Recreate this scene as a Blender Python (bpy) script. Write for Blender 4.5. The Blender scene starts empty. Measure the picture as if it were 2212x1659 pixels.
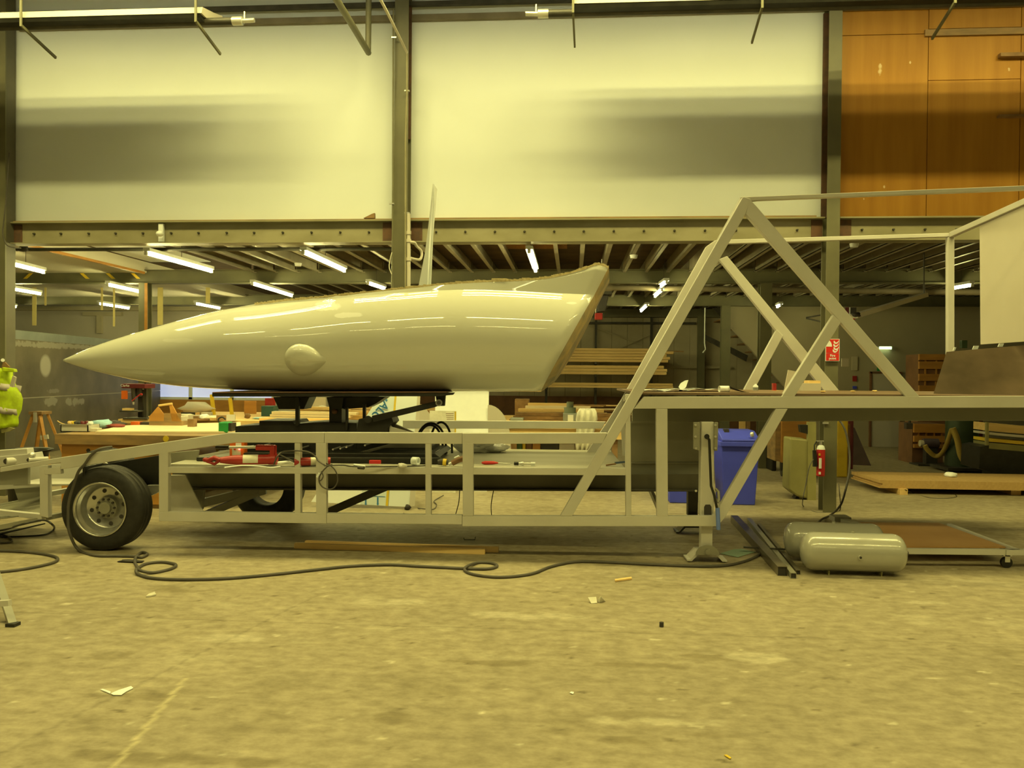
import bpy, bmesh, math, random
from mathutils import Vector as V, Matrix
rnd = random.Random(7)
C = bpy.context.scene.collection
R = math.radians
# ------------------------------------------------------------------ camera
F = 1750.0; CX, CY = 1106.0, 829.5
CAM = V((0, 0, 1.6))
YAW, PITCH, ROLL = R(4.3), R(-0.67), 0.0083
f0 = V((-math.sin(YAW), math.cos(YAW), 0)); r0 = V((math.cos(YAW), math.sin(YAW), 0)); z0 = V((0, 0, 1))
fw = f0*math.cos(PITCH) + z0*math.sin(PITCH); u0 = z0*math.cos(PITCH) - f0*math.sin(PITCH)
rt = r0*math.cos(ROLL) + u0*math.sin(ROLL); up = u0*math.cos(ROLL) - r0*math.sin(ROLL)
cam = bpy.data.objects.new('camera', bpy.data.cameras.new('camera')); C.objects.link(cam)
cam.data.sensor_fit = 'HORIZONTAL'; cam.data.sensor_width = 36; cam.data.lens = 36*F/2212
cam.data.clip_end = 200
m = Matrix((rt, up, -fw)).transposed().to_4x4(); m.translation = CAM; cam.matrix_world = m
bpy.context.scene.camera = cam
def ray(px, py): return fw + rt*((px-CX)/F) - up*((py-CY)/F)
def P(px, py, Y):                       # point on a plane parallel to the wall
    d = ray(px, py); return CAM + d*(Y/d.y)
def GZ(px, py, z=0.0):                  # point on a level plane
    d = ray(px, py); return CAM + d*((z-1.6)/d.z)
TK, TC = 0.029, 6.968                    # near side plane of the trailer
def PT(px, py, off=0.0):
    d = ray(px, py); return CAM + d*((TC+off)/(d.y-TK*d.x))
def PXp(px, py, X):
    d = ray(px, py); return CAM + d*(X/d.x)
EX = V((1, TK, 0)).normalized(); EY = V((-TK, 1, 0)).normalized(); EZ = V((0, 0, 1))
# ------------------------------------------------------------------ materials
def mat(name, c1, c2=None, rough=.5, metal=0., scale=4., detail=4., bump=0., stretch=(1, 1, 1), coat=0., lo=.35, hi=.65, spec=.5, alpha=1.):
    M = bpy.data.materials.new(name); M.use_nodes = True; nt = M.node_tree; N = nt.nodes; L = nt.links
    b = N['Principled BSDF']; b.inputs['Roughness'].default_value = rough; b.inputs['Metallic'].default_value = metal
    b.inputs['Coat Weight'].default_value = coat; b.inputs['Specular IOR Level'].default_value = spec
    b.inputs['Coat Roughness'].default_value = .05
    if c2 is None: c2 = tuple(x*.82 for x in c1)
    tc = N.new('ShaderNodeTexCoord'); mp = N.new('ShaderNodeMapping'); mp.inputs['Scale'].default_value = stretch
    no = N.new('ShaderNodeTexNoise'); no.inputs['Scale'].default_value = scale; no.inputs['Detail'].default_value = detail
    cr = N.new('ShaderNodeValToRGB'); cr.color_ramp.elements[0].position = lo; cr.color_ramp.elements[1].position = hi
    cr.color_ramp.elements[0].color = (*c2, 1); cr.color_ramp.elements[1].color = (*c1, 1)
    L.new(tc.outputs['Object'], mp.inputs[0]); L.new(mp.outputs[0], no.inputs[0]); L.new(no.outputs['Fac'], cr.inputs[0])
    L.new(cr.outputs[0], b.inputs['Base Color'])
    if bump:
        bp = N.new('ShaderNodeBump'); bp.inputs['Strength'].default_value = bump; bp.inputs['Distance'].default_value = .02
        L.new(no.outputs['Fac'], bp.inputs['Height']); L.new(bp.outputs[0], b.inputs['Normal'])
    if alpha < 1: b.inputs['Alpha'].default_value = alpha
    M['k'] = 1
    return M
def emis(name, col, s):
    M = bpy.data.materials.new(name); M.use_nodes = True; nt = M.node_tree; b = nt.nodes['Principled BSDF']
    b.inputs['Base Color'].default_value = (.8, .8, .8, 1); b.inputs['Emission Color'].default_value = (*col, 1); b.inputs['Emission Strength'].default_value = s
    return M
def nodes(M): return M.node_tree.nodes, M.node_tree.links, M.node_tree.nodes['Principled BSDF']
def mathn(N, L, op, a, b=None, c=None, clamp=False):
    n = N.new('ShaderNodeMath'); n.operation = op; n.use_clamp = clamp
    for i, v in enumerate((a, b, c)):
        if v is None: continue
        if isinstance(v, (int, float)): n.inputs[i].default_value = v
        else: L.new(v, n.inputs[i])
    return n.outputs[0]
def overlay(M, color, maskfn):
    """paint marks with a shape of their own; maskfn gets the object-space x, y, z sockets and returns a 0..1 socket"""
    N, L, b = nodes(M)
    tc = N.new('ShaderNodeTexCoord'); sx = N.new('ShaderNodeSeparateXYZ'); L.new(tc.outputs['Object'], sx.inputs[0])
    src = b.inputs['Base Color'].links[0].from_socket
    mx = N.new('ShaderNodeMix'); mx.data_type = 'RGBA'
    L.new(maskfn(N, L, sx.outputs[0], sx.outputs[1], sx.outputs[2], tc.outputs['Object']), mx.inputs[0])
    L.new(src, mx.inputs[6]); mx.inputs[7].default_value = (*color, 1); L.new(mx.outputs[2], b.inputs['Base Color'])
def ell(N, L, x, y, cx, cy, rx, ry, nz=None, soft=.35):
    a = mathn(N, L, 'POWER', mathn(N, L, 'ABSOLUTE', mathn(N, L, 'DIVIDE', mathn(N, L, 'SUBTRACT', x, cx), rx)), 2)
    b = mathn(N, L, 'POWER', mathn(N, L, 'ABSOLUTE', mathn(N, L, 'DIVIDE', mathn(N, L, 'SUBTRACT', y, cy), ry)), 2)
    s = mathn(N, L, 'ADD', a, b)
    if nz is not None: s = mathn(N, L, 'ADD', s, mathn(N, L, 'MULTIPLY', mathn(N, L, 'SUBTRACT', nz, .5), 3.))
    return mathn(N, L, 'DIVIDE', mathn(N, L, 'SUBTRACT', 1., s), soft, clamp=True)
def noisef(N, L, co, sc, det=4, stretch=(1, 1, 1)):
    mp = N.new('ShaderNodeMapping'); mp.inputs['Scale'].default_value = stretch; L.new(co, mp.inputs[0])
    n = N.new('ShaderNodeTexNoise'); n.inputs['Scale'].default_value = sc; n.inputs['Detail'].default_value = det; L.new(mp.outputs[0], n.inputs[0]); return n.outputs['Fac']
def orm(*xs):
    pass
T = {}
T['paint'] = mat('grey primer paint', (.62, .61, .57), (.56, .55, .51), .42, scale=3, bump=.02)
T['paint_dark'] = mat('darker and shaded grey paint', (.30, .295, .24), (.24, .235, .19), .30, scale=2)  # darker grey; on the bulkhead it is the primer with shade painted in
T['gel'] = mat('glossy grey gelcoat', (.66, .67, .60), (.64, .65, .58), .45, scale=1.2, coat=1., spec=.2)
T['gel'].node_tree.nodes['Principled BSDF'].inputs['Specular IOR Level'].default_value = .0; T['gel'].node_tree.nodes['Principled BSDF'].inputs['Coat Roughness'].default_value = .02; T['gel'].node_tree.nodes['Principled BSDF'].inputs['Coat IOR'].default_value = 1.6
T['black'] = mat('black painted steel', (.022, .022, .018), (.012, .012, .01), .45, scale=8)
T['darksteel'] = mat('dark oxide steel', (.07, .065, .05), (.04, .038, .03), .5, scale=5)
T['rubber'] = mat('tyre rubber', (.028, .027, .024), (.018, .018, .016), .6, scale=20, bump=.1)
T['alloy'] = mat('bright wheel steel', (.62, .62, .60), (.5, .5, .48), .25, metal=.75, scale=6)
T['zinc'] = mat('zinc plated', (.75, .75, .72), (.6, .6, .58), .3, metal=.6)
T['cream'] = mat('cream board wall', (.83, .89, .92), (.79, .85, .88), .75, scale=.6, bump=0)
T['wallfar'] = mat('painted far wall', (.64, .60, .52), (.56, .52, .44), .8, scale=.8)
T['white'] = mat('white paint', (.86, .90, .92), (.82, .86, .88), .5)
T['paper'] = mat('white paper', (.93, .97, .98), (.9, .94, .96), .6, scale=10)
T['ply'] = mat('varnished plywood', (.50, .25, .035), (.40, .185, .022), .5, spec=.25, scale=2.2, stretch=(4, 4, .35), detail=6, lo=.3, hi=.7)
T['steelwork'] = mat('grey green steelwork', (.175, .17, .10), (.135, .13, .08), .5, scale=2.5)
T['steelrust'] = mat('beam steel', (.34, .315, .21), (.25, .23, .14), .5, scale=1.6, stretch=(1, 1, 2))
T['rust'] = mat('rusty primer', (.16, .08, .045), (.10, .06, .04), .7, scale=12)
T['joist'] = mat('galvanised joist', (.36, .33, .24), (.27, .245, .18), .45, scale=3)
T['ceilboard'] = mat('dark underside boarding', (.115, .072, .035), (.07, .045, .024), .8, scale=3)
T['brownrail'] = mat('brown purlin', (.26, .22, .15), (.2, .17, .11), .6)
T['timber'] = mat('pine timber', (.86, .62, .27), (.74, .50, .20), .6, scale=6, stretch=(.4, 3, 3), detail=5, lo=.3, hi=.7)
T['timber_end'] = mat('dark offcut wood', (.33, .20, .085), (.22, .125, .05), .7, scale=8)
T['chip'] = mat('chipboard', (.56, .37, .15), (.48, .31, .12), .7, scale=30)
T['bench'] = mat('orange bench wood', (.55, .27, .055), (.42, .20, .045), .55, scale=3, stretch=(.6, 1, 3))
T['benchtop'] = mat('pale bench top', (.85, .74, .52), (.78, .66, .44), .55, scale=3)
T['oldwood'] = mat('worn bench edge', (.40, .25, .10), (.24, .16, .08), .7, scale=6, stretch=(.5, 1, 2))
T['red'] = mat('red paint', (.42, .035, .03), (.30, .02, .02), .35)
T['redbright'] = mat('bright red', (.62, .03, .03), (.5, .025, .025), .4)
T['orange'] = mat('orange plastic', (.8, .17, .02), (.7, .14, .02), .4)
T['yellow'] = mat('yellow paint', (.80, .58, .04), (.66, .46, .03), .5)
T['blue'] = mat('blue bin plastic', (.075, .10, .85), (.065, .085, .75), .45, scale=2)
T['bluelt'] = mat('light blue plastic', (.16, .26, .75), (.13, .22, .65), .5)
T['green'] = mat('green plastic', (.03, .36, .09), (.02, .28, .07), .4)
T['olive'] = mat('olive yellow paint', (.33, .31, .13), (.26, .245, .10), .5, scale=3)
T['hivis'] = mat('fluorescent yellow cloth', (.56, .78, .01), (.36, .46, .01), .7, scale=7, bump=.3)
T['reflect'] = mat('grey reflective tape', (.5, .46, .42), (.42, .38, .34), .5)
T['cloth'] = mat('pale cloth', (.75, .73, .62), (.6, .58, .48), .85, scale=8, bump=.5)
T['bluecloth'] = mat('pale blue cloth', (.45, .72, .85), (.3, .55, .7), .8, scale=14, bump=.5)
T['redcloth'] = mat('dark red cloth', (.34, .07, .05), (.2, .035, .03), .8, scale=14, bump=.4)
T['dark'] = mat('dark mixed', (.05, .045, .04), (.03, .027, .025), .6)
T['mottled'] = mat('sooty steel sheet', (.12, .085, .055), (.05, .037, .022), .8, spec=.1, scale=2.0, detail=6, lo=.3, hi=.7)
T['partition'] = mat('blotchy steel sheet', (.21, .185, .13), (.11, .098, .065), .5, spec=.25, scale=1.6, detail=7, lo=.3, hi=.72)
T['palestrip'] = mat('pale yellow strip', (.90, .78, .34), (.8, .68, .28), .6)
T['strip'] = mat('blue grey strip', (.27, .30, .29), (.23, .26, .25), .5)
T['hose'] = mat('grey rubber hose', (.10, .09, .08), (.07, .065, .055), .6)
T['hoseyel'] = mat('yellow ribbed hose', (.42, .30, .06), (.32, .22, .05), .6)
T['plastic'] = mat('clear plastic bag', (.62, .62, .58), (.5, .5, .46), .3, scale=14, bump=.8, alpha=.8)
T['clad'] = mat('ribbed metal cladding', (.58, .53, .38), (.50, .45, .32), .6, scale=2)
T['brown'] = mat('brown board', (.22, .11, .05), (.17, .085, .04), .7)
T['film'] = mat('blue tinted film', (.74, .82, .84), (.68, .77, .80), .4)
T['lblue'] = mat('blue print', (.05, .22, .50), (.05, .2, .46), .5)
T['glow_window'] = emis('daylight behind glass', (.30, .37, .60), 1.)
T['torn'] = mat('torn glass fibre edge', (.80, .70, .42), (.62, .52, .28), .9, scale=40, bump=.6)
T['rimwood'] = mat('stained plywood rim', (.50, .36, .16), (.24, .22, .15), .7, scale=7, stretch=(1, 1, .5), detail=6, lo=.38, hi=.62)
T['maroon'] = mat('maroon', (.16, .02, .03), (.12, .015, .02), .5)
T['purple'] = mat('grey violet enamel', (.10, .075, .10), (.07, .05, .07), .5)
T['trolley'] = mat('brown trolley board', (.50, .29, .11), (.43, .24, .085), .55, scale=2)
T['chassis'] = mat('dark chassis tone', (.14, .13, .095), (.10, .095, .07), .5, scale=2)  # dark tone for the chassis beams and the left column return
T['decksteel'] = mat('grey deck sheet', (.44, .43, .37), (.36, .345, .28), .45, scale=1.5, stretch=(.5, 2, 1))
T['mdf'] = mat('brown board deck', (.22, .15, .10), (.18, .12, .075), .5, scale=2)
LC = (1.0, .865, .27)
T['tubeA'] = emis('hall tube glass', (1, .93, .5), 6.)
T['tube2'] = emis('mezzanine tube glass', (1., .90, .33), 105.)
T['tubeA'].cycles.emission_sampling = 'NONE'; T['glow_window'].cycles.emission_sampling = 'NONE'
T['led'] = emis('red led', (1, .05, .05), 6.)
T['exit'] = emis('lit exit panel', (.75, 1., .45), 3.)
# ------------------------------------------------------------------ mesh helpers
class MB:
    def __init__(s): s.v = []; s.f = []; s.sm = []
    def add(s, vs, fs, smooth=False):
        n = len(s.v); s.v += [V(x) for x in vs]; s.f += [tuple(i+n for i in f) for f in fs]; s.sm += [smooth]*len(fs); return s
    def prism(s, pts, vec):
        n = len(pts); vec = V(vec); a = [V(p) for p in pts]; b = [p+vec for p in a]
        return s.add(a+b, [tuple(range(n)), tuple(range(2*n-1, n-1, -1))] + [(i, i+n, (i+1) % n+n, (i+1) % n) for i in range(n)])
    def box(s, c, sz, rz=0., Rm=None):
        c = V(c); h = V(sz)/2; M = Rm or Matrix.Rotation(rz, 3, 'Z')
        vs = [c + M @ V((x*h.x, y*h.y, z*h.z)) for z in (-1, 1) for x, y in ((-1, -1), (1, -1), (1, 1), (-1, 1))]
        return s.add(vs, [(3, 2, 1, 0), (4, 5, 6, 7), (0, 1, 5, 4), (1, 2, 6, 5), (2, 3, 7, 6), (3, 0, 4, 7)])
    def span(s, a, b): a = V(a); b = V(b); return s.box((a+b)/2, [abs(b[i]-a[i]) for i in range(3)])
    def bar(s, p0, p1, w, h, upv=(0, 0, 1)):
        p0 = V(p0); p1 = V(p1); d = (p1-p0).normalized(); upv = V(upv)
        if abs(d.dot(upv)) > .98: upv = V((0, 1, 0))
        sd = d.cross(upv).normalized(); u = sd.cross(d).normalized()
        return s.prism([p0-sd*w/2-u*h/2, p0+sd*w/2-u*h/2, p0+sd*w/2+u*h/2, p0-sd*w/2+u*h/2], p1-p0)
    def tube(s, pts, r, n=8, closed=False, rs=None):
        pts = [V(p) for p in pts]; m = len(pts); vs = []; prev = None
        for i, p in enumerate(pts):
            if closed: d = pts[(i+1) % m]-pts[i-1]
            else: d = pts[min(i+1, m-1)]-pts[max(i-1, 0)]
            if d.length < 1e-9: d = V((0, 0, 1))
            d.normalize()
            a = prev if prev is not None else (V((0, 0, 1)) if abs(d.z) < .9 else V((1, 0, 0)))
            a = (a-d*a.dot(d)); a = a.normalized() if a.length > 1e-6 else d.orthogonal().normalized(); prev = a; b = d.cross(a)
            rr = rs[i] if rs else r
            vs += [p+(a*math.cos(t)+b*math.sin(t))*rr for t in [2*math.pi*k/n for k in range(n)]]
        fs = []
        for i in range(m if closed else m-1):
            j = (i+1) % m
            fs += [(i*n+k, i*n+(k+1) % n, j*n+(k+1) % n, j*n+k) for k in range(n)]
        s.add(vs, fs, True)
        if not closed: s.add(vs[:n], [tuple(range(n-1, -1, -1))]); s.add(vs[-n:], [tuple(range(n))])
        return s
    def cyl(s, p0, p1, r, r1=None, n=16): return s.tube([p0, p1], r, n, rs=[r, r if r1 is None else r1])
    def lathe(s, prof, c, ax, n=40, close=False):
        c = V(c); ax = V(ax).normalized(); a = ax.orthogonal().normalized(); b = ax.cross(a); m = len(prof); vs = []
        for r, h in prof: vs += [c+ax*h+(a*math.cos(t)+b*math.sin(t))*r for t in [2*math.pi*k/n for k in range(n)]]
        fs = []
        for i in range(m if close else m-1):
            j = (i+1) % m
            fs += [(i*n+k, i*n+(k+1) % n, j*n+(k+1) % n, j*n+k) for k in range(n)]
        return s.add(vs, fs, True)
    def blob(s, c, sz, seed=0, j=.18, n=10, m=6):
        r = random.Random(seed); c = V(c); vs = [c+V((0, 0, sz[2]/2))]; 
        for i in range(1, m):
            for k in range(n):
                t = math.pi*i/m; a = 2*math.pi*k/n; q = 1+r.uniform(-j, j)
                vs.append(c+V((math.sin(t)*math.cos(a)*sz[0]/2*q, math.sin(t)*math.sin(a)*sz[1]/2*q, math.cos(t)*sz[2]/2*(q if i < m-1 else 1))))
        vs.append(c-V((0, 0, sz[2]/2))); fs = [(0, 1+k, 1+(k+1) % n) for k in range(n)]
        for i in range(m-2): fs += [(1+i*n+k, 1+(i+1)*n+k, 1+(i+1)*n+(k+1) % n, 1+i*n+(k+1) % n) for k in range(n)]
        e = len(vs)-1; fs += [(e, 1+(m-2)*n+(k+1) % n, 1+(m-2)*n+k) for k in range(n)]
        return s.add(vs, fs, True)
ORG = {}
def obj(name, mb, mt, parent=None, bevel=0., org=None, kind=None):
    if parent is not None: o0 = ORG[parent.name]
    else:
        if org is None:
            xs = [p.x for p in mb.v]; ys = [p.y for p in mb.v]; zs = [p.z for p in mb.v]
            org = V(((min(xs)+max(xs))/2, (min(ys)+max(ys))/2, min(zs)))
        o0 = V(org)
    me = bpy.data.meshes.new(name); me.from_pydata([p-o0 for p in mb.v], [], mb.f); me.update()
    bm = bmesh.new(); bm.from_mesh(me); bmesh.ops.recalc_face_normals(bm, faces=bm.faces); bm.to_mesh(me); bm.free()
    for pl, sm in zip(me.polygons, mb.sm): pl.use_smooth = sm
    for mm in (mt if isinstance(mt, (list, tuple)) else [mt]): me.materials.append(mm)
    o = bpy.data.objects.new(name, me); C.objects.link(o)
    if parent is not None: o.parent = parent
    else: o.location = o0
    ORG[o.name] = o0
    if bevel:
        b = o.modifiers.new('bevel', 'BEVEL'); b.width = bevel; b.segments = 2; b.limit_method = 'ANGLE'
    if kind: o['kind'] = kind
    return o
def tag(o, label, cat, group=None, kind=None):
    o['label'] = label; o['category'] = cat
    if group: o['group'] = group
    if kind: o['kind'] = kind
    return o
def thing(name, label, cat, loc, group=None):
    o = bpy.data.objects.new(name, None); C.objects.link(o); o.location = V(loc); o.empty_display_size = .1; ORG[o.name] = V(loc)
    return tag(o, label, cat, group)
def solid(name, mb, mt, label, cat, group=None, bevel=0., kind=None):
    return tag(obj(name, mb, mt, bevel=bevel), label, cat, group, kind)
def struct(name, mb, mt, bevel=0., parent=None):
    o = obj(name, mb, mt, parent=parent, bevel=bevel)
    if parent is None: o['kind'] = 'structure'
    return o
def dup(root, loc, label=None, rz=None):
    r = root.copy(); C.objects.link(r); r.location = V(loc)
    if rz is not None: r.rotation_euler.z = rz
    if label: r['label'] = label
    for ch in list(root.children):
        c = ch.copy(); C.objects.link(c); c.parent = r
        for g in ch.children:
            d = g.copy(); C.objects.link(d); d.parent = c
    return r
def tpoly(pts, off=0., depth=.06, pl=PT):       # pixel outline on a trailer plane, extruded away from the camera
    return MB().prism([pl(x, y, off) for x, y in pts], EY*depth)
def wpoly(pts, Y, depth):
    return MB().prism([P(x, y, Y) for x, y in pts], (0, depth, 0))
def rect(x0, y0, x1, y1): return [(x0, y0), (x1, y0), (x1, y1), (x0, y1)]
def boxpx(x0, y0, x1, y1, Y, depth, z=None, mb=None):  # box facing the camera; z: the level it stands on
    ym = (y0+y1)/2; xm = (x0+x1)/2
    X0 = P(x0, ym, Y).x; X1 = P(x1, ym, Y).x; Z0 = P(xm, y1, Y).z; Z1 = P(xm, y0, Y).z
    if z is not None: Z1 = z+(Z1-Z0) if abs(Z0-z) > .12 else Z1; Z0 = z
    return (mb or MB()).span((X0, Y, Z0), (X1, Y+depth, Z1))
def spline(pts, n=8, closed=False):
    pts = [V(p) for p in pts]; m = len(pts); out = []
    for i in range(m if closed else m-1):
        if closed: p0, p1, p2, p3 = pts[i-1], pts[i], pts[(i+1) % m], pts[(i+2) % m]
        else: p0, p1, p2, p3 = pts[max(i-1, 0)], pts[i], pts[i+1], pts[min(i+2, m-1)]
        for k in range(n):
            t = k/n; out.append(.5*((2*p1)+(p2-p0)*t+(2*p0-5*p1+4*p2-p3)*t*t+(3*p1-p0-3*p2+p3)*t**3))
    if not closed: out.append(pts[-1])
    return out
def lerp(tab, x):
    if x <= tab[0][0]: return tab[0][1]
    for (a, b), (c, d) in zip(tab, tab[1:]):
        if x <= c: return b+(d-b)*(x-a)/(c-a)
    return tab[-1][1]
def text(s, size, mt, parent, loc, name='lettering', rot=(math.pi/2, 0, 0), extrude=.001, align='CENTER', bold=False):
    cu = bpy.data.curves.new(name, 'FONT'); cu.body = s; cu.size = size; cu.extrude = extrude; cu.align_x = align; cu.align_y = 'CENTER'
    if bold: cu.offset = size*.02
    t = bpy.data.objects.new(name, cu); C.objects.link(t)
    dg = bpy.context.evaluated_depsgraph_get(); me = bpy.data.meshes.new_from_object(t.evaluated_get(dg)); bpy.data.objects.remove(t)
    o = bpy.data.objects.new(name, me); C.objects.link(o); me.materials.append(mt)
    o.parent = parent; o.location = V(loc)-ORG[parent.name]; o.rotation_euler = rot; ORG[o.name] = V(loc)
    return o
# ================================================================== SETTING
YW = 9.9                                # front of the steel frame
XL, XR, YB = -11.0, 11.0, -11.0
fl = bpy.data.materials.new('workshop concrete'); fl.use_nodes = True
N, L, b = nodes(fl); b.inputs['Roughness'].default_value = .6; b.inputs['Specular IOR Level'].default_value = .35
at_ = N.new('ShaderNodeAttribute'); at_.attribute_name = 'wear'
tc = N.new('ShaderNodeTexCoord'); no_ = N.new('ShaderNodeTexNoise'); no_.inputs['Scale'].default_value = 9; no_.inputs['Detail'].default_value = 5; no_.inputs['Roughness'].default_value = .65
mp_ = N.new('ShaderNodeMapping'); mp_.inputs['Scale'].default_value = (1, 1.5, 1); L.new(tc.outputs['Object'], mp_.inputs[0]); L.new(mp_.outputs[0], no_.inputs[0])
cr_ = N.new('ShaderNodeValToRGB'); e_ = cr_.color_ramp.elements; e_[0].position = .3; e_[0].color = (.70, .69, .66, 1); e_[1].position = .72; e_[1].color = (1.22, 1.23, 1.25, 1)
L.new(no_.outputs['Fac'], cr_.inputs[0])
mx_ = N.new('ShaderNodeMix'); mx_.data_type = 'RGBA'; mx_.blend_type = 'MULTIPLY'; mx_.inputs[0].default_value = 1
L.new(at_.outputs['Color'], mx_.inputs[6]); L.new(cr_.outputs[0], mx_.inputs[7]); L.new(mx_.outputs[2], b.inputs['Base Color'])
from mathutils import noise as NZ
def fbm(x, y, s, o=4): return NZ.fractal(V((x*s, y*s, 3.3)), 1.0, 2.1, o)
def frange(a, b, st):
    out = []
    while a < b-1e-6: out.append(a); a += st
    return out
gx = [-14., -9.]+frange(-6.2, 6.2, .022)+[6.2, 9., 14.]
gy = [-11., 0., 2.2]+frange(2.6, 5.2, .016)+frange(5.2, 13.0, .034)+frange(13., 27.1, .5)
spots = [(225, 1415, .13, .07, 0), (330, 1508, .3, .06, 0), (850, 1550, .1, .07, 0), (1390, 1435, .3, .07, 0), (1560, 1590, .14, .04, 0), (1545, 1420, .2, .05, 0), (522, 1469, .035, .03, 0), (1070, 1430, .25, .06, 0), (400, 1275, .25, .05, 0), (340, 1640, .5, .05, 0), (1350, 1600, .2, .05, 0),
    (850, 1300, .38, .09, 1), (250, 1492, .08, .04, 1), (1650, 1420, .2, .08, 1), (1120, 1330, .4, .08, 1), (620, 1080, .3, .12, 1), (1810, 1120, .35, .05, 1), (1430, 1560, .3, .06, 1), (110, 1290, .2, .05, 1), (1960, 1300, .3, .05, 1), (500, 1380, .3, .08, 1)]
spots = [(GZ(a, b_), rx, ry, k) for a, b_, rx, ry, k in spots]
jl = [(GZ(1300, 1365).y, .008), (GZ(1400, 1108).y, .02)]
ga, gc = GZ(245, 1659), GZ(400, 1465); gk = (gc.x-ga.x)/(gc.y-ga.y)
ca, cc_ = GZ(170, 1545), GZ(460, 1400); ck = (cc_.x-ca.x)/(cc_.y-ca.y)
cols = []; vs = []
for y in gy:
    for x in gx:
        vs.append((x, y, 0))
        if y < 2.2 or y > 13.5 or abs(x) > 6.3: cols.append((.36, .31, .20)); continue
        a = fbm(x, y*1.5, .55, 3); b1 = fbm(x+9, y*1.7, 2.0, 4); a2 = fbm(x+50, y*1.3, 1.1, 3); c = [.352+.04*a+.03*a2, .304+.035*a+.026*a2, .208+.026*a+.018*a2]
        k = max(0., min(1., (b1-.42)*2.6)); c = [p+(q-p)*k*.4 for p, q in zip(c, (.52, .47, .34))]
        k = max(0., min(1., (-b1-.40)*2.2)); c = [p+(q-p)*k*.5 for p, q in zip(c, (.22, .185, .11))]
        if y < 9:
            d = fbm(x*1.2+31, y*2.2, 7.5, 2)
            if d > .72: c = [p+(q-p)*min(1, (d-.72)*6) for p, q in zip(c, (.58, .53, .40))]
            elif d < -.66: c = [p+(q-p)*min(1, (-d-.66)*6) for p, q in zip(c, (.18, .15, .09))]
            nzv = None
            for g, rx, ry, kd in spots:
                ex = (x-g.x)/rx; ey = (y-g.y)/ry
                if abs(ex) < 2 and abs(ey) < 2:
                    if nzv is None: nzv = fbm(x, y*2, 5., 3)
                    q = max(0., min(1., (1-ex*ex-ey*ey+nzv*1.6)*1.3))
                    c = [p+(t-p)*q*.55 for p, t in zip(c, ((.19, .155, .085), (.56, .51, .38))[kd])]
            if ga.y-.5 < y < gc.y:
                w = .013+.008*fbm(x, y, 3., 2)
                if abs(x-ga.x-(y-ga.y)*gk) < w: c = [p+(q-p)*.7 for p, q in zip(c, (.60, .53, .34))]
            if ca.y-1 < y < cc_.y+1.2 and abs(x-ca.x-(y-ca.y)*ck+.02*a) < .010: c = [p*.8 for p in c]
        for yy, w in jl:
            if abs(y-yy+.03*a) < w: c = [p*.82 for p in c]
        cols.append(c)
nx, ny = len(gx), len(gy)
fs = [(j*nx+i, j*nx+i+1, (j+1)*nx+i+1, (j+1)*nx+i) for j in range(ny-1) for i in range(nx-1)]
me = bpy.data.meshes.new('floor'); me.from_pydata(vs, [], fs); me.update()
ca_ = me.color_attributes.new('wear', 'FLOAT_COLOR', 'POINT'); ca_.data.foreach_set('color', [t for c in cols for t in (c[0], c[1], c[2], 1.)])
me.materials.append(fl); fo = bpy.data.objects.new('floor', me); C.objects.link(fo); fo['kind'] = 'structure'
ZTOP = 6.6
# hall shell behind and beside the camera
hall = mat('hall wall paint', (.34, .32, .27), (.30, .28, .24), .8, scale=.5)
roofm = mat('hall roof lining', (.16, .15, .12), (.13, .12, .1), .8, scale=.5)
struct('ceiling', MB().span((XL, YB, ZTOP), (XR, YW+.6, ZTOP+.1)), roofm)
struct('wall_front', MB().span((XL, YB-.1, 0), (XR, YB, ZTOP)), hall)
struct('wall_left', MB().span((XL-.1, YB, 0), (XL, 9.7, ZTOP)), hall)
struct('wall_right', MB().span((XR, YB, 0), (XR+.1, 9.7, ZTOP)), hall)
# beam heights
zbt = P(1300, 471, YW).z; zbb = P(1300, 521, YW).z
xcL, xcM, xcR = P(14, 600, YW).x, P(865, 500, YW).x, P(1797, 500, YW).x
def hcol(name, xc, w, y, h, mt, flange=.016, dep=.2, bottom=0.):
    mb = MB(); mb.span((xc-w/2, y, bottom), (xc+w/2, y+flange, h)); mb.span((xc-w/2, y+dep-flange, bottom), (xc+w/2, y+dep, h)); mb.span((xc-.008, y+flange+.001, bottom), (xc+.008, y+dep-flange-.001, h))
    return struct(name, mb, mt)
hcol('steel_column', P(865, 500, YW-.08).x, .17, YW-.08, ZTOP, T['steelwork'])
hcol('steel_column', P(1800, 500, YW-.08).x, .15, YW-.08, ZTOP, T['steelwork'])
xl0 = P(-45, 600, YW-.12).x; xl1 = P(11, 600, YW-.12).x
struct('steel_column', MB().span((xl0, YW-.12, 0), (xl1, YW-.1, ZTOP)), T['steelwork'])
struct('steel_column', MB().span((xl1-.25, YW+.1, 0), (P(28, 600, YW+.1).x, YW+.12, ZTOP)).span((xl1-.2, YW-.099, 0), (xl1-.02, YW+.1, ZTOP)), T['chassis'])  # return coloured darker than the column face
# the darker return flange beside each column (gap between column and boards)
def gapstrip(x0, x1, y0, y1, Y=YW+.09):
    struct('trim_1', boxpx(x0, y0, x1, y1, Y, .03), T['rust'])
gapstrip(9, 28, 66, 484); gapstrip(1777, 1790, 28, 470); gapstrip(878, 888, 8, 300, YW+.05)
# upper boards
YP = YW+.12
def board(name, x0, x1, mt, ytop, ybot):
    X0, X1 = P(x0, 300, YP).x, P(x1, 300, YP).x
    return struct(name, MB().span((X0, YP, zbt-.02), (X1, YP+.05, ZTOP)), mt)
board('wall_back', 24, 858, T['cream'], 0, 0)
board('wall_back', 872, 1782, T['cream'], 0, 0)
board('wall_back', -400, 10, T['wallfar'], 0, 0)
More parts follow.
